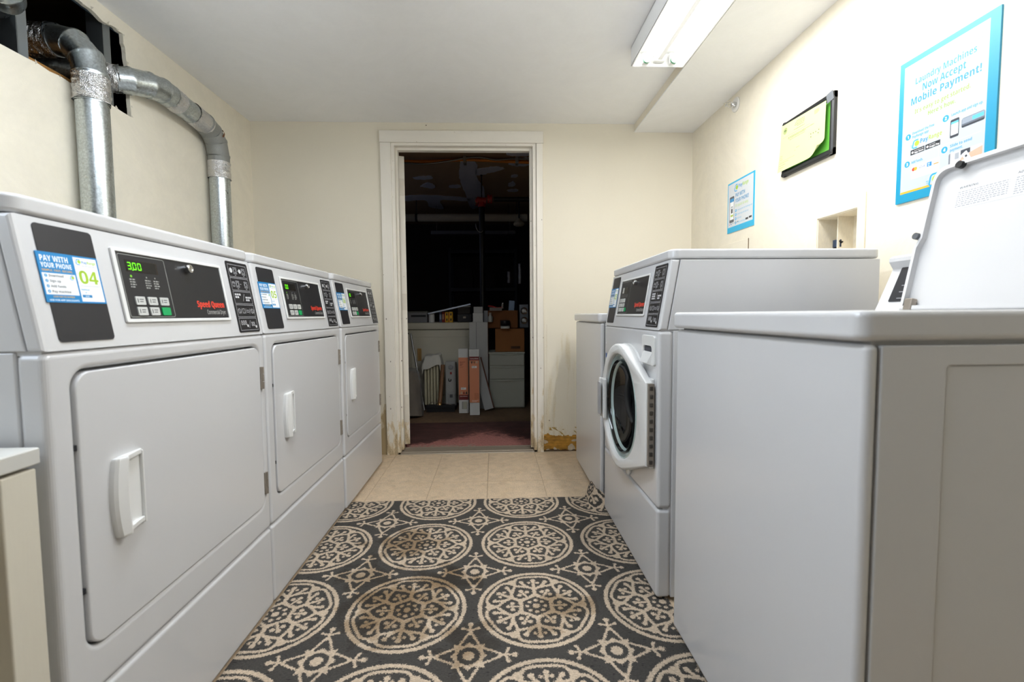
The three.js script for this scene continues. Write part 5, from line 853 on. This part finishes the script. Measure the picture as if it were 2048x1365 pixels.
// cables and pipes under that ceiling
{
  const orange = std(0xd9801c, 0.55), z = -4.40;
  let t = thing('power_cable', 'orange cable running across under the storage room ceiling', 'cable', [0, 0, 0], 0, null);
  part('cable', tube(curve([[-1.3, 2.36, z], [-0.85, 2.362, z], [-0.62, 2.356, z], [-0.42, 2.368, z], [-0.25, 2.376, z], [0.0, 2.368, z], [0.2, 2.36, z], [0.42, 2.352, z], [0.9, 2.36, z]], 60), 0.0135, 12), orange, t);
  t = thing('power_cable', 'second orange cable above the first under the storage room ceiling', 'cable');
  part('cable', tube(curve([[-1.3, 2.381, z - 0.03], [-0.85, 2.373, z - 0.03], [-0.5, 2.378, z - 0.03], [-0.2, 2.386, z - 0.03], [0.2, 2.378, z - 0.03], [0.9, 2.386, z - 0.03]], 60), 0.010, 12), orange, t);
  t = thing('armoured_cable', 'flexible metal cable looping along the orange cables overhead', 'cable');
  part('cable', tube(curve([[-1.3, 2.33, z + 0.03], [-0.86, 2.335, z + 0.03], [-0.62, 2.328, z + 0.03], [-0.42, 2.352, z + 0.03], [-0.24, 2.384, z + 0.03], [-0.1, 2.388, z + 0.03], [0.02, 2.368, z + 0.03], [0.2, 2.376, z + 0.03], [0.5, 2.366, z + 0.03], [0.9, 2.37, z + 0.03]], 260), (u, i) => 0.0075 + (i % 3 ? 0 : 0.0018), 12), std(0x8e8a82, 0.35, { metalness: 0.9 }), t);
  for (const x of [-0.26, 0.228]) { t = thing('cable_strap', x < 0 ? 'metal strap holding the cables, left one above the doorway' : 'metal strap holding the cables, right one above the doorway', 'strap', [x, 0, z]); part('strap', [rbox(0.03, 0.003, 0.09, 0.001, 0, 2.338, 0), rbox(0.03, 0.06, 0.003, 0.001, 0, 2.368, 0.047), rbox(0.03, 0.06, 0.003, 0.001, 0, 2.368, -0.047)], std(0xb9b4a8, 0.35, { metalness: 0.9 }), t); part('screw', shift(cyl(0.006, 0.004, 10), 0, 2.335, 0), M.chrome, t); }
  t = thing('insulated_pipe', 'pale insulated pipe hanging across the storage room', 'pipe', [0, 2.172, -6.0]);
  const p1 = cyl(0.049, 0.36, 28), p2 = cyl(0.049, 1.62, 28); p1.rotateZ(Math.PI / 2); p2.rotateZ(Math.PI / 2);
  const ins = std(0xcfc4ad, 0.75); part('insulation', shift(p1, -1.17, 0, 0), ins, t); part('insulation', shift(p2, -0.37, 0, 0).translate(0, 0, 0), ins, t);
  part('pipe_band', [cyl(0.0515, 0.03, 28).rotateZ(Math.PI / 2).translate(-0.985, 0, 0)], std(0x2a2623, 0.8), t); part('hanger', [span(-0.989, -0.981, 0.04, 0.228, -0.003, 0.003), span(0.30, 0.308, 0.04, 0.228, -0.003, 0.003)], std(0x3a3632, 0.6, { metalness: 0.6 }), t);
  t = thing('fire_pipe', 'black sprinkler pipe with a bright red grooved fitting', 'pipe', [-0.12, 0, -4.93]);
  const redM = std(0xb3261c, 0.45), blkM = std(0x15130f, 0.5);
  part('pipe', shift(cyl(0.031, 2.08, 24), 0.0, 1.04, 0), blkM, t);
  part('pipe', shift(cyl(0.024, 1.7, 24).rotateZ(Math.PI / 2), 0.98, 2.148, -0.02), blkM, t);
  const fit1 = part('fitting', [cyl(0.036, 0.10, 24).rotateZ(Math.PI / 2 - 0.12).translate(0.0, 2.128, 0), cyl(0.039, 0.05, 24).translate(0.0, 2.085, 0), cyl(0.045, 0.05, 24).rotateZ(Math.PI / 2).translate(0.085, 2.145, -0.005), cyl(0.042, 0.026, 24).rotateZ(Math.PI / 2).translate(-0.055, 2.118, 0)], redM, t);
  for (const [x, y] of [[-0.062, 2.09], [-0.062, 2.14], [0.088, 2.18], [0.088, 2.11], [0.055, 2.075]]) part('bolt', shift(cyl(0.006, 0.022, 8).rotateZ(0.1), x, y, 0.045), M.chrome, fit1);
  part('hanger_rod', [cyl(0.006, 0.25, 10).translate(0, 2.275, 0), cyl(0.012, 0.016, 8).translate(0, 2.392, 0)], std(0x1c1814, 0.6, { metalness: 0.5 }), t);
  t = thing('wire_hook', 'thin bent wire hook hanging on the black vertical pipe', 'hook', [-0.16, 1.83, -4.89]);
  part('wire', tube(curve([[-0.025, 0.05, 0.0], [-0.018, 0.0, 0.004], [0.006, -0.036, 0.008], [0.034, -0.042, 0.006], [0.05, -0.024, 0]], 20), 0.003, 8), std(0xc7c6c2, 0.4, { metalness: 0.6 }), t);
  t = thing('strip_light', 'unlit strip light hanging far back in the storage room', 'strip light', [-0.27, 2.0, -6.3]);
  part('housing', [rbox(1.14, 0.045, 0.11, 0.004, 0, 0.03, 0)], std(0x6d6f74, 0.6), t); part('chain', [span(-0.5, -0.496, 0.05, 0.40, -0.002, 0.002), span(0.496, 0.5, 0.05, 0.40, -0.002, 0.002)], M.hinge, t);
  t = thing('bell_lamp', 'pale bell-shaped lamp shade under the insulated pipe', 'lamp shade', [0.327, 2.03, -5.85]);
  part('shade', lathe([[0.02, 0.10], [0.035, 0.075], [0.072, 0.04], [0.07, 0.02], [0.045, 0.004], [0, 0.0]].reverse(), 28), std(0xb9ad95, 0.7), t); part('stem', shift(cyl(0.01, 0.28, 10), 0, 0.23, 0), M.rubber, t);
}
// old dryer and what stands on it
{
  const Y = 0.842; let t = thing('old_dryer', 'yellowed old dryer with square door in the dark storage room', 'dryer', [-0.555, 0, -4.62]);
  const old = std(0xc3bfae, 0.45);
  part('cabinet', span(-0.335, 0.335, 0.02, 0.768, -0.62, 0, 0.008), old, t); part('top', span(-0.34, 0.34, 0.773, Y, -0.62, 0.005, 0.01), old, t);
  part('door', [plate(-0.285, 0.295, 0.10, 0.70, 0.014, 0.02, 0.004).translate(0, 0, 0.010)], old, t); part('door_gap', [plate(-0.289, 0.299, 0.096, 0.704, 0.003, 0.022, 0).translate(0, 0, 0.002)], old, t);
  part('handle', [rbox(0.040, 0.125, 0.012, 0.004, -0.20, 0.522, 0.016), rbox(0.018, 0.10, 0.014, 0.004, -0.188, 0.522, 0.020)], std(0xa5824c, 0.6), t); part('screw', shift(cyl(0.007, 0.004, 12).rotateX(Math.PI / 2), -0.31, 0.735, 0.002), M.gap, t);
  t = thing('electronic_box', 'grey electronic unit with dark slot on the old dryer', 'appliance', [-0.785, Y, -4.80]);
  part('case', rbox(0.20, 0.105, 0.18, 0.006, 0, 0.0525, 0), std(0x77777a, 0.6), t); part('slot', span(-0.065, 0.085, 0.058, 0.078, 0.089, 0.092), M.gap, t); part('lid', rbox(0.205, 0.012, 0.185, 0.003, 0, 0.11, 0), std(0x6a6a62, 0.6), t);
  t = thing('paper_roll', 'white paper roll standing on the old dryer', 'paper roll', [-0.640, Y, -4.70]);
  part('roll', lathe([[0.012, 0], [0.029, 0], [0.03, 0.002], [0.03, 0.096], [0.029, 0.098], [0.012, 0.098]], 28), paperWhite, t); part('core', lathe([[0.010, 0.001], [0.012, 0.001], [0.012, 0.0985], [0.010, 0.0985]], 20), cardboard, t);
  for (const [i, x, col, lab] of [[0, -0.556, 0x4a4f63, 'small dark blue box left of the yellow boxes'], [1, -0.528, 0x8f2c20, 'small red box beside the yellow boxes']]) { t = thing('small_box', lab, 'box', [x, Y, -4.78]); part('carton', rbox(0.024, 0.108, 0.05, 0.002, 0, 0.054, 0), std(col, 0.6), t); part('box_label', card(-0.009, 0.009, 0.03, 0.085, 0.0008, 0.001).translate(0, 0, 0.025), std(i ? 0xb98a74 : 0x8b93a6, 0.6), t); }
  const yel = std(0xd9a516, 0.6), yl = printed(canvas(64, 96, (g) => { g.fillStyle = '#d9a516'; g.fillRect(0, 0, 64, 96); g.fillStyle = '#b23a1c'; g.fillRect(0, 0, 10, 96); g.fillStyle = '#2d2417'; g.beginPath(); g.ellipse(36, 46, 11, 26, 0, 0, 7); g.fill(); }), 0.6);
  [[0, 0, 'lower left'], [1, 0, 'lower right'], [0, 1, 'upper left'], [1, 1, 'upper right']].forEach(([i, j, w]) => { t = thing('yellow_carton', w + ' of four yellow cartons stacked on the old dryer', 'box', [-0.489 + i * 0.042, Y + j * 0.0545, -4.75], 0, 'yellow cartons on the old dryer'); part('carton', rbox(0.04, 0.054, 0.07, 0.0015, 0, 0.027, 0), yel, t); part('printed_face', card(-0.0195, 0.0195, 0.001, 0.053, 0.0008, 0.001).translate(0, 0, 0.035), yl, t); });
  t = thing('dark_case', 'low dark plastic case behind the white cartons on the old dryer', 'case', [-0.31, Y, -4.86]); part('case', rbox(0.15, 0.085, 0.16, 0.008, 0, 0.0425, 0), std(0x2e2e31, 0.6), t); part('latch', rbox(0.03, 0.02, 0.006, 0.002, 0, 0.05, 0.082), M.hinge, t);
  t = thing('metal_strip', 'long pale metal strip lying slanted across the boxes', 'metal strip', [-0.455, 0.985, -4.66]); t.rotation.z = 0.215; part('channel', [rbox(0.44, 0.003, 0.03, 0.001, 0, 0, 0), rbox(0.44, 0.014, 0.002, 0.0008, 0, -0.006, 0.0145), rbox(0.44, 0.014, 0.002, 0.0008, 0, -0.006, -0.0145)], std(0xb9c4d6, 0.3, { metalness: 0.7 }), t);
  t = thing('tool_box', 'dark box under the raised end of the metal strip', 'box', [-0.315, Y + 0.085, -4.86]); part('case', rbox(0.13, 0.075, 0.12, 0.006, 0, 0.0375, 0), std(0x3c3833, 0.7), t); part('lid', rbox(0.135, 0.012, 0.125, 0.003, 0, 0.079, 0), std(0x8e8c86, 0.5), t);
}
// white cartons, tall panels, boards
{
  let t;
  t = thing('tall_panel', 'tall white board standing behind the orange boxes', 'board', [-0.153, 0, -4.44]); part('board', rbox(0.178, 0.846, 0.05, 0.003, 0, 0.423, 0), std(0xb9bab8, 0.6), t); part('board_edge', rbox(0.004, 0.84, 0.044, 0.001, 0.0905, 0.423, 0), std(0x6b4a36, 0.8), t); part('seam', span(-0.0235, -0.021, 0.003, 0.843, 0.0248, 0.0256), M.gap, t);
  t = thing('white_carton', 'lower white carton on top of the tall white board', 'box', [-0.158, 0.846, -4.50]); part('carton', rbox(0.098, 0.088, 0.10, 0.002, 0, 0.044, 0), paperWhite, t); part('flap', rbox(0.096, 0.0015, 0.05, 0.0005, 0, 0.0888, 0.024), paperWhite, t);
  t = thing('white_carton', 'upper white carton, stacked on another white carton', 'box', [-0.156, 0.936, -4.51]); part('carton', rbox(0.088, 0.058, 0.09, 0.002, 0, 0.029, 0), std(0xb5b5b4, 0.7), t); part('flap', rbox(0.086, 0.0015, 0.045, 0.0005, 0, 0.0588, 0.02), paperWhite, t);
  t = thing('white_carton', 'narrow grey-white carton right of the stacked pair', 'box', [-0.082, 0.846, -4.56]); part('carton', rbox(0.040, 0.112, 0.07, 0.002, 0, 0.056, 0), std(0x9fa0a2, 0.7), t); part('support', rbox(0.038, 0.84, 0.06, 0.003, 0, -0.421, 0), std(0x4e4a45, 0.8), t);
  const box1 = (label, pos, rz, flip) => {
    t = thing('product_box', label, 'box', pos); t.rotation.x = rz;
    part('carton', rbox(0.090, 0.60, 0.075, 0.002, 0, 0.30, 0), std(0xc8c8c5, 0.6), t);
    const tex = canvas(180, 1200, (g) => {
      g.fillStyle = '#c6c7c5'; g.fillRect(0, 0, 180, 1200); g.fillStyle = '#cf8460'; g.fillRect(0, flip ? 130 : 160, 180, flip ? 840 : 790);
      if (flip) { g.fillStyle = '#6d2a26'; g.fillRect(0, 128, 180, 70); g.fillStyle = '#e9dcd2'; font(g, 24); fit(g, 'Vertical Blinds', 16, 176, 148); for (let k = 0; k < 3; k++) { g.fillStyle = ['#463a30', '#7b5a3f', '#b9a58a'][k]; g.beginPath(); g.moveTo(24 + k * 46, 216); g.lineTo(66 + k * 46, 216); g.lineTo(45 + k * 46, 268); g.fill(); } g.fillStyle = '#e5e3de'; g.fillRect(44, 300, 92, 38); squiggle(g, 52, 312, 74, 8, 1, '#5d554e'); squiggle(g, 90, 800, 80, 8, 8, '#a8603f'); squiggle(g, 44, 930, 120, 9, 2, '#e2c9b8'); g.fillStyle = '#4a403c'; g.fillRect(0, 970, 180, 4); squiggle(g, 12, 986, 70, 6, 1, '#777'); g.fillStyle = '#bebfbd'; g.fillRect(20, 16, 140, 100); g.strokeStyle = '#8e8f8c'; g.strokeRect(60, 10, 70, 110); }
      else { squiggle(g, 24, 240, 100, 10, 2, '#8c3f30'); squiggle(g, 24, 286, 60, 9, 2, '#6b2c24'); squiggle(g, 24, 330, 80, 7, 2, '#b3694c'); g.fillStyle = '#e5e3de'; g.fillRect(40, 720, 96, 40); squiggle(g, 48, 732, 78, 8, 1, '#5d554e'); for (let k = 0; k < 3; k++) { g.fillStyle = ['#b59f86', '#7c2f28', '#352f2b'][k]; g.beginPath(); g.moveTo(28 + k * 46, 842); g.lineTo(70 + k * 46, 842); g.lineTo(49 + k * 46, 784); g.fill(); } g.fillStyle = '#6d2320'; g.fillRect(0, 856, 180, 96); g.fillStyle = '#e9dcd2'; font(g, 22); fit(g, 'Made to Measure', 20, 892, 140); g.fillStyle = '#8f9088'; g.fillRect(56, 984, 86, 140); g.fillStyle = '#c9c8b8'; g.fillRect(84, 992, 46, 124); }
    });
    part('printed_front', card(-0.0445, 0.0445, 0.001, 0.599, 0.0008, 0.001).translate(0, 0, 0.0375), printed(tex, 0.5), t);
    if (!flip) part('inspection_window', rbox(0.036, 0.062, 0.003, 0.001, 0.012, 0.072, 0.0385), std(0xa8a696, 0.3), t);
    part('top_flap', rbox(0.088, 0.0015, 0.072, 0.0005, 0, 0.6005, 0), paperWhite, t);
  };
  box1('left one of two upright orange and white boxes, printed side out', [-0.291, 0.003, -4.25], -0.03, false);
  box1('right one of two upright orange and white boxes, standing slightly forward', [-0.186, 0.003, -4.16], -0.03, true);
  t = thing('leaning_board', 'narrow white board with brown edge leaning against the drawer unit', 'board', [-0.058, 0.02, -4.30]); t.rotation.z = 0.245; t.rotation.x = -0.08;
  part('board', rbox(0.085, 0.50, 0.016, 0.002, 0, 0.25, 0), std(0xbcbcba, 0.6), t); part('board_edge', rbox(0.012, 0.50, 0.017, 0.002, 0.048, 0.25, 0), std(0x6e4a3a, 0.8), t);
  t = thing('drawer_unit', 'grey-white plastic three-drawer unit under the cardboard boxes', 'drawers', [0.119, 0.004, -4.41]);
  const pl = std(0xaeb0a4, 0.5); part('carcass', rbox(0.345, 0.535, 0.34, 0.008, 0, 0.2675, -0.176), pl, t); part('top', rbox(0.352, 0.016, 0.348, 0.005, 0, 0.541, -0.174), pl, t);
  for (const [y0, y1] of [[0.42, 0.53], [0.288, 0.408], [0.012, 0.276]]) { const d = part('drawer', rbox(0.336, y1 - y0, 0.012, 0.005, 0, (y0 + y1) / 2, 0.001), pl, t); part('finger_lip', [tube(curve([[-0.15, y1 - 0.002, 0.009], [0, y1 - 0.008, 0.015], [0.15, y1 - 0.002, 0.009]], 16), 0.004, 8)], pl, d); }
  t = thing('cardboard_box', 'brown cardboard box standing on the plastic drawer unit', 'box', [0.150, 0.554, -4.56]); part('carton', rbox(0.285, 0.225, 0.25, 0.003, 0, 0.1125, 0), cardboard, t); part('flap', [rbox(0.28, 0.002, 0.10, 0.0008, 0, 0.2262, 0.06), rbox(0.28, 0.002, 0.10, 0.0008, 0, 0.2262, -0.06)], std(0x7a4e28, 0.9), t); part('printed_mark', card(0.01, 0.10, 0.03, 0.055, 0.0008, 0.001).translate(0, 0, 0.125), std(0x4a2f1c, 0.8), t);
  t = thing('cardboard_box', 'open brown cardboard box on top, holding paper and a red tool', 'box', [0.085, 0.783, -4.60]); part('carton', [span(-0.148, 0.148, 0, 0.004, -0.13, 0.13), span(-0.148, -0.144, 0, 0.175, -0.13, 0.13), span(0.144, 0.148, 0, 0.175, -0.13, 0.13), span(-0.148, 0.148, 0, 0.175, 0.126, 0.13), span(-0.148, 0.148, 0, 0.175, -0.13, -0.126)], std(0x704420, 0.9), t); part('flap', [rbox(0.12, 0.003, 0.06, 0.001).rotateX(0.5).translate(-0.07, 0.188, 0.15)], std(0x9a938a, 0.8), t);
  t = thing('tape_jar', 'black and white jar on the front edge of the cardboard box', 'jar', [0.105, 0.783, -4.405]); part('jar', lathe([[0, 0], [0.043, 0], [0.044, 0.003], [0.044, 0.026], [0, 0.026]], 28), std(0xb9b8b0, 0.5), t); part('lid', lathe([[0, 0.026], [0.046, 0.026], [0.046, 0.074], [0.043, 0.078], [0, 0.078]], 28), std(0x17171a, 0.35), t); part('bracket', rbox(0.09, 0.004, 0.10, 0.001, 0, -0.002, -0.01), cardboard, t);
  t = thing('glass_jar', 'small clear jar beside the brown box, left side', 'jar', [-0.038, 0.846, -4.44]); part('jar', lathe([[0, 0], [0.022, 0], [0.024, 0.004], [0.024, 0.05], [0.013, 0.066], [0.013, 0.074], [0, 0.074]], 24), new THREE.MeshPhysicalMaterial({ color: 0x9a9a92, roughness: 0.12 }), t); part('cap', shift(cyl(0.014, 0.018, 20), 0, 0.083, 0), M.hinge, t);
  t = thing('chrome_fixture', 'chrome emergency lamp unit on the right of the cardboard boxes', 'lamp', [0.297, 0.783, -4.58]); part('case', rbox(0.092, 0.235, 0.05, 0.006, 0, 0.1175, 0), std(0x6f7276, 0.35, { metalness: 0.7 }), t); for (const y of [0.17, 0.075]) { const q = part('lamp_bowl', lathe([[0.004, 0.006], [0.022, 0.010], [0.034, 0.022], [0.036, 0.022], [0.036, 0.0], [0, 0]], 28).rotateX(Math.PI / 2).translate(0, y, 0.025), M.chrome, t); part('bulb', new THREE.SphereGeometry(0.008, 14, 10).translate(0, y, 0.040), std(0xe9e9e4, 0.2), q); }
  t = thing('blue_folder', 'pale blue folder standing in the open cardboard box', 'folder', [0.162, 0.80, -4.70]); t.rotation.z = -0.08; part('cover', [rbox(0.055, 0.26, 0.003, 0.001, 0, 0.13, 0), rbox(0.055, 0.25, 0.003, 0.001, 0.004, 0.13, -0.008)], std(0x93a6bd, 0.5), t); part('paper', rbox(0.05, 0.24, 0.004, 0.001, 0.002, 0.128, -0.004), paperWhite, t);
  t = thing('red_tool', 'red-handled tool lying across the open cardboard box', 'tool', [0.01, 0.985, -4.62]); part('handle', [tube(curve([[-0.07, 0.02, 0], [-0.02, 0.012, 0.01], [0.03, 0.0, 0], [0.07, 0.006, 0]], 16), 0.007, 10), tube(curve([[-0.05, -0.02, 0.01], [0.0, -0.012, 0.01], [0.05, -0.01, 0]], 16), 0.007, 10)], std(0xa8211b, 0.5), t); part('jaw', [rbox(0.02, 0.05, 0.012, 0.004, 0.075, 0.015, 0), rbox(0.018, 0.016, 0.012, 0.004, 0.078, 0.045, 0)], M.chrome, t);
}
// heaters, broom, wrapped thing by the door
{
  let t = thing('oil_heater', 'cream oil-filled heater with a white cloth over its top', 'heater', [-0.615, 0.02, -4.505]);
  const crm = std(0xb7b095, 0.5); for (let k = 0; k < 5; k++) part('fin', [rbox(0.024, 0.47, 0.20, 0.011, -0.056 + k * 0.029, 0.26, 0)], crm, t); part('foot', [rbox(0.13, 0.02, 0.03, 0.005, 0, 0.0, 0.06), rbox(0.13, 0.02, 0.03, 0.005, 0, 0, -0.06)], M.rubber, t);
  // cloth draped over: a folded sheet with drooping corners
  const n = 28, pos = [], uv = [], idx = [];
  for (let i = 0; i <= n; i++) for (let j = 0; j <= n; j++) { const u = i / n - 0.5, v = j / n - 0.5, ax = Math.abs(u) * 0.34, az = Math.abs(v) * 0.44; const ox = Math.max(0, ax - 0.074), oz = Math.max(0, az - 0.108); const X = Math.sign(u) * (Math.min(ax, 0.074) + ox * 0.22), Z = Math.sign(v) * (Math.min(az, 0.108) + oz * 0.18); pos.push(X + 0.010 * noise.noise(u * 6, v * 6, 3), 0.505 - ox * 1.05 - oz * 0.95 + 0.008 * noise.noise(u * 7, v * 7, 8) + 0.02 * Math.sin(u * 9) * (oz > 0 ? 1 : 0), Z + 0.008 * noise.noise(u * 8, v * 5, 5)); uv.push(u, v); }
  for (let i = 0; i < n; i++) for (let j = 0; j < n; j++) { const a = i * (n + 1) + j, q = a + n + 1; idx.push(a, a + 1, q, a + 1, q + 1, q); }
  const cg = new THREE.BufferGeometry(); cg.setAttribute('position', new THREE.Float32BufferAttribute(pos, 3)); cg.setAttribute('uv', new THREE.Float32BufferAttribute(uv, 2)); cg.setIndex(idx); cg.computeVertexNormals();
  t = thing('cloth', 'white cloth draped over the cream oil heater', 'cloth', [-0.605, 0.02, -4.505]); part('sheet', cg, new THREE.MeshStandardMaterial({ color: 0xc9c7be, roughness: 0.9, side: THREE.DoubleSide }), t);
  t = thing('oil_heater', 'grey upright heater with round dial behind the broom head', 'heater', [-0.425, 0.042, -4.40]);
  const gr = std(0x9b9c9a, 0.5); part('control_housing', rbox(0.102, 0.43, 0.05, 0.012, 0, 0.215, 0), gr, t); for (let k = 0; k < 4; k++) part('fin', rbox(0.09, 0.40, 0.02, 0.008, 0, 0.215, -0.045 - k * 0.03), gr, t); part('foot', rbox(0.10, 0.042, 0.14, 0.006, 0, -0.021, -0.06), M.rubber, t);
  part('dial', [shift(lathe([[0, 0.012], [0.018, 0.012], [0.021, 0.008], [0.022, 0], [0, 0]].reverse(), 24).rotateX(Math.PI / 2), 0.004, 0.375, 0.025)], std(0x84868a, 0.5), t); part('switch', rbox(0.018, 0.022, 0.006, 0.002, 0.004, 0.318, 0.026), std(0x8d3029, 0.5), t); part('cable_hook', [tube(curve([[-0.018, 0.265, 0.026], [-0.016, 0.245, 0.034], [0.0, 0.243, 0.034], [0.004, 0.26, 0.028]], 14), 0.004, 8)], M.gap, t); part('lower_cover', [rbox(0.078, 0.125, 0.014, 0.022, 0.006, 0.066, 0.024)], std(0x8b8c8b, 0.5), t);
  part('plug_socket', rbox(0.028, 0.03, 0.006, 0.003, 0.004, 0.098, 0.032), std(0x4c4e52, 0.6), t);
  t = thing('push_broom', 'push broom with brown tube handle and wide black head', 'broom', [-0.515, 0, -4.32]); part('brush_head', [rbox(0.272, 0.030, 0.065, 0.006, 0, 0.050, 0), rbox(0.266, 0.038, 0.055, 0.004, 0, 0.019, 0)], std(0x121214, 0.8), t);
  part('handle', tube([[-0.012, 0.07, -0.005], [0.002, 0.25, -0.04], [0.016, 0.44, -0.075]], 0.0185, 20), std(0x7a5638, 0.45), t); part('ferrule', tube([[-0.014, 0.058, 0.0], [-0.010, 0.088, -0.008]], 0.022, 20), std(0xb08a5c, 0.3, { metalness: 0.8 }), t); part('brace', [tube(curve([[-0.012, 0.085, 0.0], [0.06, 0.075, 0.006], [0.11, 0.062, 0.008]], 12), 0.0025, 8), tube(curve([[-0.012, 0.085, 0], [-0.09, 0.09, 0.006], [-0.12, 0.062, 0.008]], 12), 0.0025, 8)], std(0x7e756b, 0.4, { metalness: 0.7 }), t);
  // plastic-wrapped bundle with a metal wand
  t = thing('wrapped_bundle', 'bundle wrapped in clear crinkled plastic beside the open door', 'wrapped bundle', [-0.80, 0, -4.14]);
  const bag = tube(curve([[0, 0.004, 0.02], [0.0, 0.10, 0.0], [0.0, 0.25, -0.02], [0.0, 0.36, -0.03], [0.0, 0.425, -0.03], [0.0, 0.44, -0.03]], 40), (u, i, k) => (0.150 - 0.03 * u) * Math.sqrt(Math.max(0.02, 1 - Math.pow(u, 3.2))) * (1 + 0.22 * fbm(k * 0.4, u * 5, 6, 3)), 40, true);
  part('contents', bag.clone().scale(0.88, 0.94, 0.88), std(0x9a8c78, 0.8), t); part('plastic_wrap', bag, new THREE.MeshPhysicalMaterial({ color: 0xe6e6e6, roughness: 0.16, transmission: 0.85, thickness: 0, bumpMap: M.foil.bumpMap, bumpScale: 0.01 }), t);
  t = thing('metal_rod', 'thin metal rod leaning behind the wrapped plastic bundle', 'rod', [-0.70, 0.02, -4.36]); part('rod', tube([[0.03, 0, 0.06], [-0.115, 0.72, -0.12]], 0.009, 14), std(0x8f8f90, 0.3, { metalness: 0.9 }), t);
}
// shelving far back in the dark
{
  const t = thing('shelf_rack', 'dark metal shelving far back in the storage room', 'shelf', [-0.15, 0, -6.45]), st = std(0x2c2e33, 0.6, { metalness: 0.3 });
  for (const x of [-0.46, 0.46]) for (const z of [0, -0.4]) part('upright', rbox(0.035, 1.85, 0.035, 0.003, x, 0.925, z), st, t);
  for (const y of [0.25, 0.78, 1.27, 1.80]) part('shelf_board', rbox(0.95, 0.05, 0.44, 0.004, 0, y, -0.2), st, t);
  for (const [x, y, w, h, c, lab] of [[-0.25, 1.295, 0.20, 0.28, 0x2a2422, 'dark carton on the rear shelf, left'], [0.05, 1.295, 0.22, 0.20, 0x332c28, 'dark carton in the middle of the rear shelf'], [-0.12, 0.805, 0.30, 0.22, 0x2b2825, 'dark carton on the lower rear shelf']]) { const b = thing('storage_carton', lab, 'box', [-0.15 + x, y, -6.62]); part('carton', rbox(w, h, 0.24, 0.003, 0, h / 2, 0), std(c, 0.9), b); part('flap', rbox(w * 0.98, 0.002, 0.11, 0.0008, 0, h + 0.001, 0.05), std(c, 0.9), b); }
  for (const [x, y, h, lab] of [[0.348, 1.33, 0.27, 'longer crumpled foil tube hanging right of the rear shelf'], [0.20, 1.345, 0.15, 'shorter crumpled foil tube left of the longer one']]) { const s = thing('foil_tube', lab, 'foil tube', [x, y, -6.2]); part('tube', foil([[0, 0, 0], [0.004, h * 0.5, 0.0], [0, h, 0]], 0.018, 0.012, x * 10), M.foil, s); part('cord', shift(cyl(0.002, 1.0, 6), 0, h + 0.5, 0), M.rubber, s); }
}

scene.traverse((o) => { if (o.isMesh) o.castShadow = o.receiveShadow = true; if (o.isLight && o.shadow) o.castShadow = true; });
renderer.render(scene, camera);
